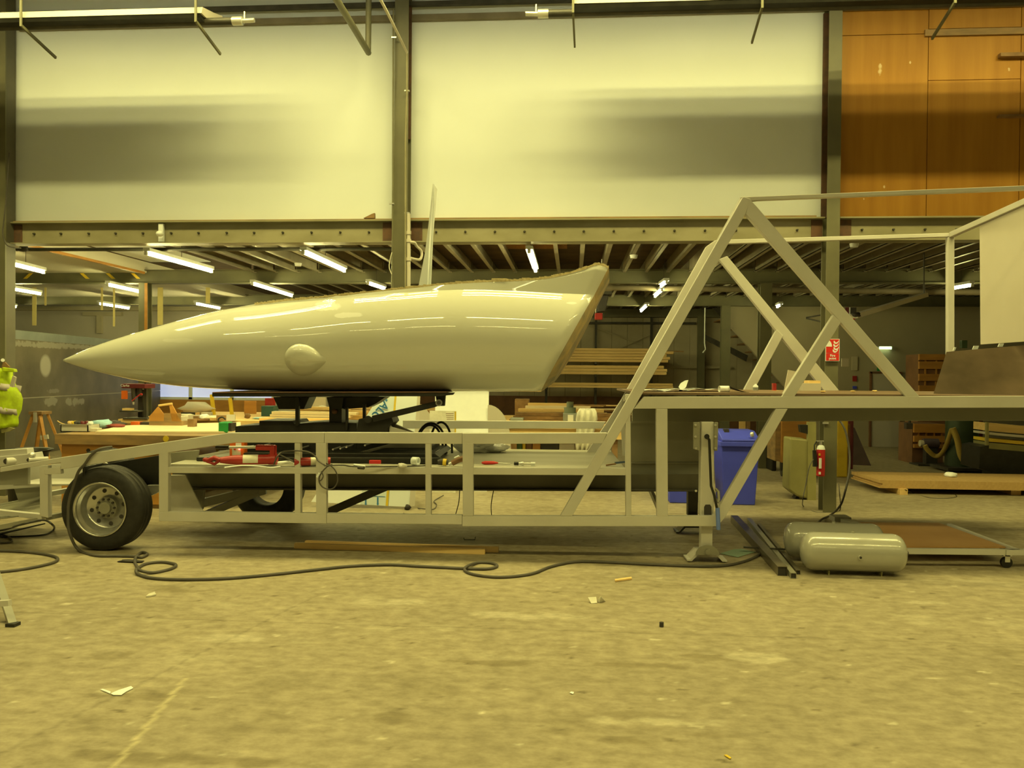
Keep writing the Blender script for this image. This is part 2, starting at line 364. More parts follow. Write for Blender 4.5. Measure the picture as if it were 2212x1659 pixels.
# ragged board edges beside the left column
rg = MB(); zz = zbt
xr = P(27, 300, YP-.01).x
while zz < 5.8:
    h = rnd.uniform(.05, .16); w = rnd.uniform(-.012, .022); rg.span((xr-.05, YP-.012, zz), (xr+w, YP-.001, zz+h)); zz += h
struct('trim_2', rg, T['rust'])
plym = T['ply']
pl_ = MB()
X0, X1, X2, X3 = [P(x, 300, YP).x for x in (1814, 2002, 2202, 2500)]
z77, z173 = P(1900, 76, YP).z, P(2100, 173, YP).z
for a, c, lo, hi in ((X0, X1, zbt-.02, z77), (X0, X1, z77+.008, ZTOP), (X1+.008, X2, zbt-.02, z173), (X1+.008, X2, z173+.008, P(2100, 68, YP).z), (X1+.008, X2, P(2100, 60, YP).z, ZTOP), (X2+.008, X3, zbt-.02, ZTOP)):
    pl_.span((a, YP, lo), (c, YP+.04, hi))
pl_.span((X0, YP+.03, zbt-.02), (X3, YP+.06, ZTOP))
def plaster(N, L, x, y, z, co):
    nz = noisef(N, L, co, 14, 3); o = ORG['wall_back.003']; out = None
    for px, py, rx, rz in ((1901, 150, .03, .07), (1966, 135, .012, .02), (2180, 150, .02, .025), (1910, 404, .012, .018), (1866, 430, .01, .015)):
        g = P(px, py, YP)-o; e = ell(N, L, x, z, g.x, g.z, rx, rz, nz, .6); out = e if out is None else mathn(N, L, 'MAXIMUM', out, e)
    return mathn(N, L, 'MULTIPLY', out, .7)
plyo = struct('wall_back', pl_, plym)
ORG['wall_back.003'] = ORG[plyo.name]; overlay(plym, (.85, .7, .4), plaster)
struct('trim_3', boxpx(1999, 60, 2300, 74, YP-.03, .03), T['oldwood'])
struct('trim_4', boxpx(2162, 112, 2300, 120, YP-.07, .07), T['timber_end'])
struct('trim_4', boxpx(2160, 246, 2300, 251, YP-.07, .07), T['timber_end'])
# head rail along the top of the boards and the dark pipe above it
zt0, zt1 = P(1106, 33, YW).z, P(1106, 20, YW).z
xa, xb = XL, XR
struct('trim_5', MB().span((P(30, 60, YW).x, YP-.05, zt0), (xb, YP, zt1)), T['brownrail'])
sr = MB().span((xa, YP-.10, zt1+.09), (xb, YP-.04, zt1+.14))
struct('ceiling_rail', sr, T['darksteel'])
# lower steel beam, one piece per bay, with bolts as parts
bolt_px = [[74, 132, 192, 250, 309, 370, 429, 490, 549, 611, 673, 735, 797], [942, 1005, 1069, 1133, 1197, 1261, 1326, 1391, 1457, 1523, 1590, 1656, 1722], [1862, 1930, 1998, 2066, 2134, 2200]]
spans = ((P(16, 500, YW).x, P(848, 500, YW).x), (P(884, 500, YW).x, P(1782, 500, YW).x), (P(1815, 500, YW).x, XR))
for (x0, x1), bl in zip(spans, bolt_px):
    g = MB().span((x0, YW, zbt-.018), (x1, YP+.1, zbt)).span((x0, YW, zbb), (x1, YP+.1, zbb+.014)).span((x0, YW+.075, zbb), (x1, YW+.087, zbt))
    bo = struct('steel_beam', g, T['steelrust'])
    for px in bl:
        q = P(px, 502, YW+.07); c = MB().cyl((q.x, YW+.045, (zbt+zbb)/2-.005), (q.x, YW+.076, (zbt+zbb)/2-.005), .010, .016, 8); obj('bolt', c, T['darksteel'], bo)
    pr = MB().span((x1-.14, YW+.068, zbb+.02), (x1-.01, YW+.076, zbt-.025)).span((x0+.01, YW+.068, zbb+.02), (x0+.15, YW+.076, zbt-.025)); obj('primer_patch', pr, T['rust'], bo)
# thin brown ledge on the beam under the boards
struct('trim_6', MB().span((P(884, 500, YW).x, YW+.02, zbt), (P(1765, 468, YW).x, YP, zbt+.02)), T['oldwood'])
struct('trim_6', MB().span((P(25, 500, YW).x, YW+.03, zbt), (P(846, 468, YW).x, YP, zbt+.014)), T['oldwood'])
# ------------------------------------------------------------------ mezzanine
Y2, Y3, Y4 = 14.4, 19.0, 22.6
zj = zbb+.20; zc = zbb+.40                            # underside of the boarding
xsplit = GZ(185, 558, zj).x
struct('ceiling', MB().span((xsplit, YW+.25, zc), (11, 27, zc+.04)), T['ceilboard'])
whitec = mat('white plastered ceiling', (.70, .66, .56), (.64, .60, .50), .7, scale=1)
struct('ceiling', MB().span((-14, YW+.25, zj), (xsplit, 27, zc+.04)), whitec)
# white boards on part of the soffit, left bay
struct('ceiling', MB().span((GZ(215, 535, zc).x, YW+.3, zc-.012), (GZ(345, 530, zc).x, Y2, zc)), T['white'])
struct('trim_7', MB().span((xsplit-.02, YW+.25, zj-.03), (xsplit+.02, Y2-.01, zj+.01)), T['bench'])
osb = mat('lamplit strand board', (.42, .20, .05), (.25, .11, .03), .7, scale=25)  # strand board with the orange lamplight put into its colour
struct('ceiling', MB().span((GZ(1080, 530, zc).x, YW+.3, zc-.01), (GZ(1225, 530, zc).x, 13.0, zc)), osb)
jx = []
for i in range(-15, 30):
    px = 1259.5+60.7*i
    if px < 70: continue
    jx.append(GZ(px, 524, zj).x)
for k, x in enumerate(jx):
    for a, c in ((YW+.2, Y2-.05), (Y2+.05, Y3-.05), (Y3+.05, Y4)):
        if a > Y2 and x > 4.5 and a > Y3: continue
        j = MB().span((x-.03, a, zj), (x+.03, c, zj+.015)).span((x-.03, a, zj), (x-.022, c, zc-.005))
        if a < Y3 or (-2 < x < 4.6): struct('ceiling_joist', j, T['joist'])
for Y in (Y2, Y3):
    g = MB().span((-14, Y, zbb), (11, Y+.18, zbb+.014)).span((-14, Y+.085, zbb), (11, Y+.095, zbb+.25)).span((-14, Y, zbb+.236), (11, Y+.18, zbb+.25))
    struct('steel_beam', g, T['steelwork'])
struct('steel_beam', MB().span((-14, Y4-.15, zbb-.02), (P(1640, 640, Y4).x, Y4, zbb+.2)), T['steelwork'])
hcol('steel_column', P(309, 640, Y2).x, .15, Y2-.02, zbb, T['steelwork'])
hcol('steel_column', P(1654, 700, Y2).x, .2, Y2-.02, zbb, T['steelwork'])
hcol('steel_column', P(1568, 740, Y3).x, .2, Y3-.02, zbb, T['steelwork'])
hcol('steel_column', P(1516, 700, Y4-.3).x, .18, Y4-.3, zbb, T['steelwork'])
struct('trim_8', MB().span((P(312, 640, Y2-.03).x, Y2-.03, 0), (P(318, 640, Y2-.03).x, Y2-.02, zbb)), T['bench'])
# far walls
YR = 19.3
pts = [(1577, 640), (2500, 640), (2500, 985), (1708, 985), (1700, 842), (1577, 705)]
wf = [P(x, y, YR) for x, y in pts]
for q in wf:
    q.z = max(q.z, 0.) if q.z < .3 else q.z
    if q.z > 3: q.z = zc
wf[2].z = wf[3].z = 0.
struct('wall_far', MB().prism(wf, (0, .12, 0)), mat('khaki painted wall', (.44, .40, .28), (.38, .345, .24), .75, scale=.7))
d1 = struct('door_1', boxpx(1883, 807, 1945, 966, YR-.04, .04, z=0.), T['wallfar'], bevel=.005)
obj('door_frame', boxpx(1879, 803, 1883, 966, YR-.06, .06, mb=boxpx(1879, 803, 1949, 807, YR-.06, .06)), T['brown'], d1)
# cladding wall at the back of the middle bay
cl = MB(); x = P(960, 700, Y4+.2).x; xe = P(1740, 700, Y4+.2).x
while x < xe:
    cl.span((x, Y4+.2, .9), (x+.42, Y4+.24, zbb+.41)); cl.span((x+.425, Y4+.215, .9), (x+.43, Y4+.23, zbb+.3)); x += .43
struct('wall_far', cl, T['clad'])
struct('wall_far', MB().span((P(900, 860, Y4+.2).x, Y4+.15, 0), (P(1760, 860, Y4).x, Y4+.2, 1.0)), T['brown'])
# left room far wall with pilaster, windows and panelling
YL = 21.0
xw = P(760, 800, YL).x; XWL = P(-80, 800, YL).x
wz0, wz1 = P(430, 863, YL).z, 1.75
w0, w1 = P(322, 845, YL).x, P(590, 845, YL).x
wl = MB().span((XWL, YL, wz1), (xw, YL+.15, zc)).span((XWL, YL, 0), (w0, YL+.15, wz1)).span((w1, YL, 0), (xw, YL+.15, wz1)).span((w0, YL, 0), (w1, YL+.15, wz0))
struct('wall_far', wl, T['wallfar'])
struct('wall_far', MB().span((P(560, 700, Y4).x, Y4+.2, 0), (P(1000, 700, Y4).x, Y4+.3, zc)), T['wallfar'])
struct('trim_9', boxpx(178, 674, 262, 682, YL-.1, .1, mb=boxpx(208, 682, 219, 720, YL-.08, .08)), T['clad'])
struct('trim_10', MB().span((XWL, YL-.25, P(300, 672, YL).z), (xw, YL-.02, P(300, 664, YL).z)), T['clad'])
for k in range(3):
    xx0 = w0+(w1-w0)*k/3; xx1 = w0+(w1-w0)*(k+1)/3
    fr = MB().span((xx0, YL+.02, wz0), (xx0+.05, YL+.1, wz1)).span((xx1-.05, YL+.02, wz0), (xx1, YL+.1, wz1)).span((xx0, YL+.02, wz0), (xx1, YL+.1, wz0+.06)).span((xx0, YL+.02, wz1-.06), (xx1, YL+.1, wz1))
    wi = struct('window_%d' % (k+1), fr, T['cream'])
    obj('window_pane', MB().span((xx0+.05, YL+.05, wz0+.06), (xx1-.05, YL+.06, wz1-.06)), T['glow_window'], wi)
struct('trim_11', MB().span((w0, YL-.03, .2), (w1, YL-.005, wz0-.01)), T['bench'])
# yellow tape strips on the second beam and hanging strips in the left room
for px, dx in ((60, -1), (178, 1), (234, 1), (288, 1), (352, 1), (402, 1)):
    pass
# ================================================================== LIGHTS
TILT = 0.
def tube_lamp(a, b, label, group, mt, r=.02, name='fluorescent_light', bodyw=.09, rad=30., col=LC, aw=.08):
    a = V(a); b = V(b); c = (a+b)/2
    t = thing(name, label, 'light', (c.x, c.y, c.z), group)
    up_ = V((0, 0, .05))
    obj('housing', MB().bar(a+up_, b+up_, bodyw, .045), T['white'], t)
    obj('tube', MB().tube([a, b], r, 6), mt, t)
    d = (b-a).normalized(); ln = (b-a).length
    obj('end_cap', MB().bar(a-d*.02, a+d*.01, .04, .05), T['white'], t); obj('end_cap', MB().bar(b-d*.01, b+d*.02, .04, .05), T['white'], t)
    obj('ceiling_wire', MB().cyl(c+up_, c+V((0, 0, .05+max(.02, (ZTOP if c.z > 4 or abs(c.z) < .01 else zc)-(c.z if abs(c.z) > .01 else HZ)-.05))), .004, n=5), T['darksteel'], t)
    if rad <= 0: return t
    la = bpy.data.lights.new('tube_lamp', 'AREA'); la.shape = 'RECTANGLE'; la.size = ln; la.size_y = aw; la.color = col; la.energy = rad*math.pi*ln*aw; la.spread = R(147)
    lo = bpy.data.objects.new('tube_lamp', la); C.objects.link(lo); lo.parent = t
    X = d; Z = V((0, 0, 1)); Y = Z.cross(X).normalized(); Z = X.cross(Y).normalized(); mm = Matrix((X, Y, Z)).transposed().to_4x4(); mm = Matrix.Rotation(TILT, 4, 'X') @ mm; mm.translation = V((0, 0, -r-.004)); lo.matrix_local = mm
    return t
HZ = 6.38
rows = [(-1.8, 56), (2.3, 122), (7.3, 84), (7.62, 68), (7.95, 30)]
for yy, kk in rows:
    proto = None; TILT = R(10) if yy > 5 else 0.
    for i in range(-4, 4):
        x = i*2.1+1.4
        if proto is None: proto = tube_lamp((-.8, 0, 0), (.8, 0, 0), 'long tube light hung under the hall roof, seen only as streaks on the fuselage', 'hall roof tube lights', T['tubeA'], r=.028, bodyw=.12, rad=kk); proto.location = (x, yy, HZ)
        else: dup(proto, (x, yy, HZ))
lampz = zbb-.08
def ml(p0, p1, label, z=None):
    z = lampz if z is None else z
    a, b = GZ(*p0, z), GZ(*p1, z)
    return tube_lamp(a, b, label, 'tube lights under the mezzanine', T['tube2'], r=.022, rad=0.)
ml((316, 547), (457, 586), 'largest lit tube under the mezzanine, upper left above the fuselage nose')
ml((655, 545), (744, 585), 'lit tube under the mezzanine just left of the middle steel column')
ml((1143, 543), (1157, 585), 'short steep lit tube over the fuselage tail')
ml((545, 613), (630, 639), 'lit tube right above the fuselage front, behind the second beam')
ml((795, 612), (830, 624), 'lit tube peeping over the fuselage beside the middle column')
ml((14, 568), (94, 588), 'lit tube beside the left column, upper of two')
ml((12, 622), (87, 635), 'lit tube beside the left column, lower of two')
ml((232, 615), (300, 630), 'lit tube left of the slim inner column, upper one')
ml((213, 656), (278, 666), 'lit tube left of the slim inner column, lower one')
ml((422, 656), (474, 666), 'far lit tube right of the slim inner column')
ml((14, 660), (34, 663), 'farthest lit spot beside the left column')
ml((1440, 610), (1428, 618), 'small far lit tube, highest of three beside the truss leg')
ml((1430, 627), (1415, 640), 'small far lit tube, middle of three beside the truss leg')
ml((1398, 660), (1385, 672), 'small far lit tube, lowest of three beside the truss leg')
ml((2100, 616), (2052, 624), 'lit tube behind the thin post of the box frame on the right')
ml((1687, 659), (1679, 663), 'tiny far lit spot between the truss bars')
# radiant tube heaters
def heater(x0, x1, ytop, ybot, Y, label, hang, end):
    # pixel based ends; hood's unseen back is raised to cast a taller wall shadow
    zt = P((x0+x1)/2, (ytop[0]+ytop[1])/2, Y).z; X0 = P(x0, 30, Y).x; X1 = P(x1, 30, Y).x
    zb = P((x0+x1)/2, (ybot[0]+ybot[1])/2, Y).z
    t = thing('radiant_heater', label, 'heater', ((X0+X1)/2, Y, zb-.05), 'radiant tube heaters')
    return t, X0, X1, zt, zb
HY = 8.4
t, X0, X1, zt, zb = heater(-500, 435, (25, 25), (40, 40), HY, 'white topped radiant tube heater hanging at the upper left', None, 1)
def hoodparts(t, X0, X1, zt, zb, e0, e1, hx):
    Y = HY; dz = .09
    obj('reflector_hood', MB().prism([V((X0, Y, zb)), V((X0, Y+.03, zt)), V((X0, Y+.30, zt+.06)), V((X0, Y+.52, zt+.12)), V((X0, Y+.52, zt+.04)), V((X0, Y+.16, zb))], (X1-X0, 0, 0)), T['wallfar'], t)  # raised back, hidden from view, is shaped to block light for the wall shadow
    obj('underside_shade', MB().prism([V((X0, Y+.005, zb-.002)), V((X0, Y+.165, zb-.002)), V((X0, Y+.13, zb-.05)), V((X0, Y+.02, zb-.04))], (X1-X0-.02, 0, 0)), T['black'], t)  # black prism painted in for the shadow inside the hood
    tx0, tx1 = (X1, X1+.28) if e1 else (X0-.25, X0)
    obj('burner_tube', MB().cyl((min(X0, tx0), Y+.15, zb-.03), (max(X1, tx1), Y+.15, zb-.03), .04), T['darksteel'], t)
    s = 1 if e1 else -1; q = tx1 if e1 else tx0
    obj('coupling', MB().cyl((q, Y+.15, zb-.03), (q+s*.11, Y+.15, zb-.03), .046).cyl((q+s*.11, Y+.15, zb-.03), (q+s*.24, Y+.15, zb-.025), .024).cyl((q+s*.13, Y+.15, zb-.02), (q+s*.13, Y+.15, zb+.07), .009), T['zinc'], t)
    for x in hx:
        obj('ceiling_hanger', MB().span((x-.012, Y-.02, zb-.1), (x+.012, Y-.005, zt+.12)).bar((x, Y-.01, zb-.09), (x+.02, Y+.55, zb-.22), .02, .03).bar((x, Y, zt+.1), (x, Y+.3, ZTOP-.02), .01, .01), T['steelwork'], t)
hoodparts(t, X0, X1, zt, zb, 0, 1, [P(47, 30, HY).x, P(424, 20, HY).x])
t, X0, X1, zt, zb = heater(1236, 2900, (-4, -4), (2, 2), HY, 'radiant tube heater with black painted hood shade along the upper right edge', None, 1)
zt = P(1300, -9, HY).z; zb = P(1300, 6, HY).z
hoodparts(t, X0, X1, zt, zb, 1, 0, [P(1238, 10, HY).x, P(1646, 10, HY).x, P(2062, 10, HY).x])
w = bpy.data.worlds.new('w'); bpy.context.scene.world = w; w.use_nodes = True
w.node_tree.nodes['Background'].inputs[0].default_value = (.5, .5, .4, 1); w.node_tree.nodes['Background'].inputs[1].default_value = 0.
sc = bpy.context.scene
sc.view_settings.view_transform = 'Standard'; sc.view_settings.look = 'None'; sc.view_settings.gamma = 1; sc.view_settings.exposure = 0.0
sc.cycles.use_denoising = True
try: sc.cycles.denoiser = 'OPENIMAGEDENOISE'
except Exception: pass
sc.cycles.use_adaptive_sampling = True; sc.cycles.adaptive_threshold = .05
sc.cycles.max_bounces = 4; sc.cycles.diffuse_bounces = 3; sc.cycles.glossy_bounces = 2; sc.cycles.transmission_bounces = 2; sc.cycles.transparent_max_bounces = 6; sc.cycles.sample_clamp_indirect = 6.
# ================================================================== TRAILER
FAR = 1.9
base = PT(950, 1200, .9); base.z = 0
tr = thing('trailer', 'long grey welded steel trailer frame with open truss neck, carrying the fuselage', 'trailer', base)
pn, pd = T['paint'], T['paint_dark']
def tp(name, pts, off=0., depth=.06, mt=None, bev=.004, par=None): return obj(name, tpoly(pts, off, depth), mt or pn, par or tr, bevel=bev)
# near side
tp('top_rail', [(0, 1010), (132, 988), (495, 935), (700, 934), (700, 957), (510, 956), (400, 972), (131, 1014), (131, 999), (0, 1020)])
tp('top_rail', [(700.5, 934), (998, 935), (998, 959), (700.5, 957)])
tp('top_rail', [(998.5, 936), (1312, 935), (1301, 958), (998.5, 959)])
tp('bottom_rail', [(343, 1105), (705, 1109), (705, 1131), (343, 1126)])
tp('bottom_rail', [(705.5, 1109), (998, 1113), (998, 1133), (705.5, 1130)])
tp('bottom_rail', [(998.5, 1115), (1500, 1115), (1540, 1115), (1548, 1108), (1553, 1120), (1549, 1137), (998.5, 1137)])
tp('middle_rail', [(362, 1009), (1352, 1012), (1352, 1027), (362, 1022)], off=.003, depth=.05)
tp('post', [(343, 980), (363, 976), (363, 1106), (343, 1105)])
for x0, x1 in ((636, 648.5), (682, 704.5), (918.5, 930.5), (999, 1022)):
    tp('post', [(x0, 957), (x1, 957), (x1+.5, 1112 if x0 < 800 else 1115), (x0+.5, 1112 if x0 < 800 else 1115)], off=-.001 if x1-x0 > 15 else .004)
tp('post', [(1351, 893), (1362, 884), (1364, 1116), (1352, 1116)], off=.004)
tp('post', [(1417.5, 883), (1442, 883), (1443, 1116), (1419, 1116)], off=-.001)
for pts in ([(1607, 425), (1622, 430), (1610, 463), (1382, 860), (1236, 1115), (1210, 1115), (1358, 858), (1604, 427)],): tp('main_brace', pts, off=-.002)
tp('rear_brace', [(1620, 430), (1640, 452), (1987, 857), (1957, 857), (1611, 462)], off=.001)
tp('diagonal_brace', [(1801, 680), (1817, 696), (1716, 857), (1689, 857)], off=.002)
tp('diagonal_brace', [(1676, 883), (1702, 883), (1566, 1118), (1550, 1137), (1545, 1110)], off=.002)
tp('neck_rail', [(1391, 857), (2400, 855), (2400, 880), (1369, 883)], off=0)
tp('top_rail', [(1607, 425), (1640, 424), (2400, 393), (2400, 402), (1640, 432), (1622, 434)], off=.003)
# hollow end plate at the waist and gussets
tp('gusset', [(1349, 853), (1368, 850), (1371, 860), (1356, 862)], off=.1, depth=.02)
# far side
tp('top_rail', [(870, 908), (1309, 911), (1300, 926), (870, 926)], off=FAR-.05)
tp('main_brace', [(1545, 519), (1563, 521), (1563, 541), (1375, 857), (1290, 985), (1262, 985), (1312, 911), (1342, 864), (1526, 532)], off=FAR-.25)
tp('rear_brace', [(1553, 560), (1571, 553), (1818, 850), (1785, 850)], off=FAR)
tp('diagonal_brace', [(1678, 712), (1692, 725), (1625, 850), (1603, 850)], off=FAR-.01)
tp('top_rail', [(1556, 518), (2056, 503), (2060, 511), (1556, 527)], off=FAR)
# cross members between the two sides
def cross(name, a, b, w=.055, h=.055, mt=None): return obj(name, MB().bar(a, b, w, h), mt or pn, tr, bevel=.003)
cross('cross_bar', PT(1606, 432, .06), PT(1553, 524, FAR))
cross('cross_bar', PT(1358, 858, .06), PT(1352, 862, FAR-.25))
xk = PT(2053, 508, FAR)
cross('cross_bar', PT(2056, 507, FAR), PT(2300, 398, .1))
tp('post', [(2048, 512), (2062, 510), (2062, 850), (2048, 850)], off=FAR)
ends = [PT(x, y, 0) for x, y in ((355, 1116), (694, 1120), (1010, 1125), (1430, 1125))]
# decks
dz = PT(900, 1011, 0).z
a, b_ = PT(363, 1011, .06), PT(1354, 1011, .06)
deckpts = [V((a.x, a.y, dz-.03)), V((b_.x, b_.y, dz-.03)), V((b_.x, b_.y, dz-.03))+EY*(FAR-.05), V((a.x, a.y, dz-.03))+EY*(FAR-.05)]
obj('deck_plate', MB().prism(deckpts, (0, 0, .028)), T['decksteel'], tr)
uz = PT(1700, 856, 0).z+.004
a, b_ = PT(1372, 856, .03), PT(2500, 856, .03)
obj('neck_deck', MB().prism([V((a.x, a.y, uz)), V((b_.x, b_.y, uz)), V((b_.x, b_.y, uz))+EY*FAR, V((a.x, a.y, uz))+EY*FAR], (0, 0, .018)), T['mdf'], tr)
nm = mat('glossy neck beam paint', (.25, .25, .21), (.21, .21, .17), .22, scale=1.5)
tp('neck_beam', [(1366, 880), (2400, 878), (2400, 908), (1366, 911)], off=.30, depth=.08, mt=nm)
tp('neck_beam', [(1366, 880), (2400, 878), (2400, 905), (1366, 905)], off=1.5, depth=.08, mt=nm)
tp('bulkhead', [(1362, 912), (1512, 912), (1512, 1062), (1362, 1062)], off=.55, depth=.03, mt=pd)  # same grey as the frame, its shade put into the darker colour
tp('bulkhead_flange', [(1364, 999), (1512, 999), (1512, 1002), (1364, 1002)], off=.53, depth=.02, mt=pd)
tp('bulkhead_flange', [(1364, 910), (1512, 910), (1512, 914), (1364, 914)], off=.52, depth=.03, mt=pd)
tp('bulkhead_flange', [(1364, 1051), (1496, 1053), (1496, 1058), (1364, 1056)], off=.50, depth=.05, mt=pn)
tp('gusset', [(1341, 915), (1351, 905), (1351, 985), (1345, 985)], off=.5, depth=.02)
# chassis beams
for off in (.42, 1.45):
    tp('chassis_beam', [(372, 1020), (1512, 1024), (1512, 1062), (372, 1058)] if off < 1 else [(400, 1015), (1480, 1018), (1480, 1050), (400, 1046)], off=off, depth=.012, mt=T['chassis'])
    tp('beam_flange', [(372, 1054), (1512, 1058), (1512, 1062), (372, 1058)] if off < 1 else [(400, 1043), (1480, 1046), (1480, 1050), (400, 1046)], off=off-.06, depth=.13, mt=T['darksteel'])
# struts below the deck
def strut(x0, y0, x1, y1, o0, o1, w, h, mt=pd): return obj('diagonal_strut', MB().bar(PT(x0, y0, o0), PT(x1, y1, o1), w, h), mt, tr, bevel=.003)
strut(845, 1047, 672, 1122, .9, .9, .05, .075, T['darksteel'])
strut(565, 1055, 430, 1088, 1.0, .8, .06, .08, T['paint_dark'])
strut(425, 1120, 560, 1062, .75, 1.0, .05, .07, T['paint_dark'])
strut(1405, 1058, 1432, 1120, .9, .5, .03, .05, pd)
tp('hanger_plate', [(380, 1045), (440, 1052), (436, 1100), (410, 1125), (385, 1125)], off=.5, depth=.05, mt=T['paint_dark'])
tp('hanger_plate', [(559, 1056), (574, 1056), (574, 1068), (559, 1072)], off=.9, depth=.04, mt=T['paint_dark'])
tp('end_panel', [(366, 1026), (400, 1026), (440, 1108), (366, 1108)], off=.3, depth=.02, mt=pn)
tp('end_panel', [(366, 978), (430, 972), (424, 1009), (366, 1009)], off=.4, depth=.02, mt=pd)
tp('inner_rail', [(424, 985), (545, 962), (545, 967), (424, 992)], off=.55, depth=.05, mt=pn)
tp('mudguard', [(214, 1004), (342, 984), (343, 1052), (300, 1052), (180, 1060), (180, 1020)], off=.32, depth=.02, mt=T['black'])
tp('mudguard', [(178, 1008), (183, 1008), (183, 1050), (178, 1030)], off=.02, depth=.3, mt=T['black'])
tp('axle_bracket', [(318, 1048), (345, 1048), (345, 1062), (324, 1072)], off=.25, depth=.05, mt=T['alloy'])
# tail box
tp('post', [(85, 1010), (103, 1006), (104, 1119), (86, 1115)], off=.0)
tp('box_bracket', [(95, 1013), (130, 1008), (131, 1024), (96, 1025)], off=-.004, depth=.05)
tp('side_panel', [(-60, 1018), (178, 998), (178, 1046), (-60, 1062)], off=.9, depth=.02)
tp('tail_shelf', [(28, 1045), (160, 1045), (160, 1049), (28, 1049)], off=.5, depth=.4)
tp('side_panel', [(28, 1049), (90, 1049), (86, 1080), (40, 1085)], off=.95, depth=.02, mt=pd)
obj('tail_rail', MB().bar(PT(-200, 1085, .3), PT(95, 1116, .03), .055, .045), pn, tr, bevel=.003)
obj('tail_rail', MB().bar(PT(-60, 1150, -.2), PT(88, 1122, .03), .02, .04), pd, tr)
obj('tail_rail', MB().bar(PT(100, 1068, .05), PT(180, 1052, .3), .05, .04), pd, tr)
obj('tail_rail', MB().bar(PT(102, 1118, .05), PT(170, 1104, .3), .05, .04), pd, tr)
obj('floor_plate', MB().prism([PT(-120, 1112, 1.0), PT(90, 1070, 1.0), PT(88, 1108, .06), PT(-120, 1135, .0)], (0, 0, -.01)), pd, tr)
# axles and wheels
def wheel(px, py, off, full=True, rad=.375, label=None):
    c = PT(px, py, off); c.z = rad
    w = rad
    ty = MB().lathe([(.232, .0), (.25, -.012), (w-.055, -.016), (w-.012, .012), (w, .045), (w, .075), (w-.007, .079), (w-.007, .083), (w, .087), (w, .135), (w-.007, .139), (w-.007, .143), (w, .147), (w, .19), (w-.012, .222), (w-.055, .24), (.25, .235), (.232, .225)], c, EY, 56, close=True)
    o = obj('tyre', ty, T['rubber'], tr)
    rim = MB().lathe([(.243, -.012), (.243, -.018), (.230, -.018), (.224, .0), (.222, .02), (.206, .03), (.206, .055), (.196, .065), (.193, .105), (.178, .118), (.12, .122), (.105, .128), (.06, .128)], c, EY, 56)
    r = obj('rim', rim, T['alloy'], o)
    if full:
        for k in range(8):
            t = 2*math.pi*k/8+.2; q = c+(EX*math.cos(t)+EZ*math.sin(t))*.150+EY*.117
            obj('vent_hole', MB().cyl(q, q+EY*.004, .019, n=14), T['dark'], r)
        obj('hub', MB().cyl(c+EY*.095, c+EY*.13, .095, n=28).cyl(c+EY*.06, c+EY*.1, .052, n=20), T['paint_dark'], o)
        for k in range(10):
            t = 2*math.pi*k/10; q = c+(EX*math.cos(t)+EZ*math.sin(t))*.078+EY*.075
            obj('wheel_nut', MB().cyl(q, q+EY*.022, .010, n=6), T['dark'], r)
    return c
wc = wheel(217, 1107, .03)
c2 = wheel(217, 1107, FAR-.27, False)
c3 = PT(500, 1085, 1.65)
obj('axle', MB().cyl(wc+EY*.15, c2, .05), T['black'], tr)
q = wc+EX*.95; 
tyb = MB().lathe([(.2, .0), (.33, -.01), (.375, .04), (.375, .2), (.33, .25), (.2, .24)], V((q.x, q.y, .375))+EY*1.5, EY, 40, close=True); obj('tyre', tyb, T['rubber'], tr)
# ------------------------------------------------------------------ landing legs
def leg(x0, x1, off, near, dx=0):
    c0, c1 = PT(x0, 1000, off), PT(x1, 1000, off); w = (c1-c0).length; top = PT(x0, 911, off).z; bot = PT(x0, 1115, off).z
    cm = (c0+c1)/2
    outer = MB().prism([V((c0.x, c0.y, bot)), V((c1.x, c1.y, bot)), V((c1.x, c1.y, top)), V((c0.x, c0.y, top))], EY*w)
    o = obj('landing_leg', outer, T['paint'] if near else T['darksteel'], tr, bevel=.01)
    i0 = cm-EX*w*.42; i1 = cm+EX*w*.42
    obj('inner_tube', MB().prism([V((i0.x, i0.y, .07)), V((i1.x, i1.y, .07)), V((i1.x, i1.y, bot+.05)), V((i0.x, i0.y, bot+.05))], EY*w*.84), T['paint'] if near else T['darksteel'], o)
    n = .5*w
    prof = [(-.17, .012), (-.13, .012), (-.07, .075), (.07, .075), (.13, .012), (.17, .012), (.17, .024), (.14, .026), (.08, .095), (-.08, .095), (-.14, .026), (-.17, .024)]
    cc = cm+EY*(-.03)
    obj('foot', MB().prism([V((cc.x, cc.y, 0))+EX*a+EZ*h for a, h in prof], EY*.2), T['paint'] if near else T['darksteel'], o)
    arc = [(math.cos(t)*.10, .06+math.sin(t)*.085) for t in [math.pi*k/10 for k in range(11)]]
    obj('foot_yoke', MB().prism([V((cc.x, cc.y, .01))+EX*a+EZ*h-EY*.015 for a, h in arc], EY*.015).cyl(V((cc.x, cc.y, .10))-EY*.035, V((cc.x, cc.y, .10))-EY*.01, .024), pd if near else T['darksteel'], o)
    return o, cm
lg, cm = leg(1514, 1543, .06, True)
leg(1487, 1509, 1.3, False)
tp('leg_bracket', [(1498, 912), (1512, 912), (1512, 974), (1498, 970)], off=.03, depth=.03, mt=pd)
tp('leg_bracket', [(1543, 912), (1552, 912), (1550, 974), (1543, 974)], off=.03, depth=.03, mt=pd)
for x, y in ((1502, 918), (1502, 943), (1503, 968), (1545, 918), (1545, 943), (1545, 968), (1503, 1060), (1546, 1060)):
    q = PT(x, y, .03); obj('bolt', MB().cyl(q, q-EY*.015, .010, n=8), T['zinc'], tr)
tp('cutout', [(1521, 1113), (1521, 1095), (1524, 1090), (1534, 1090), (1537, 1095), (1537, 1113)], off=.056, depth=.004, mt=T['dark'])
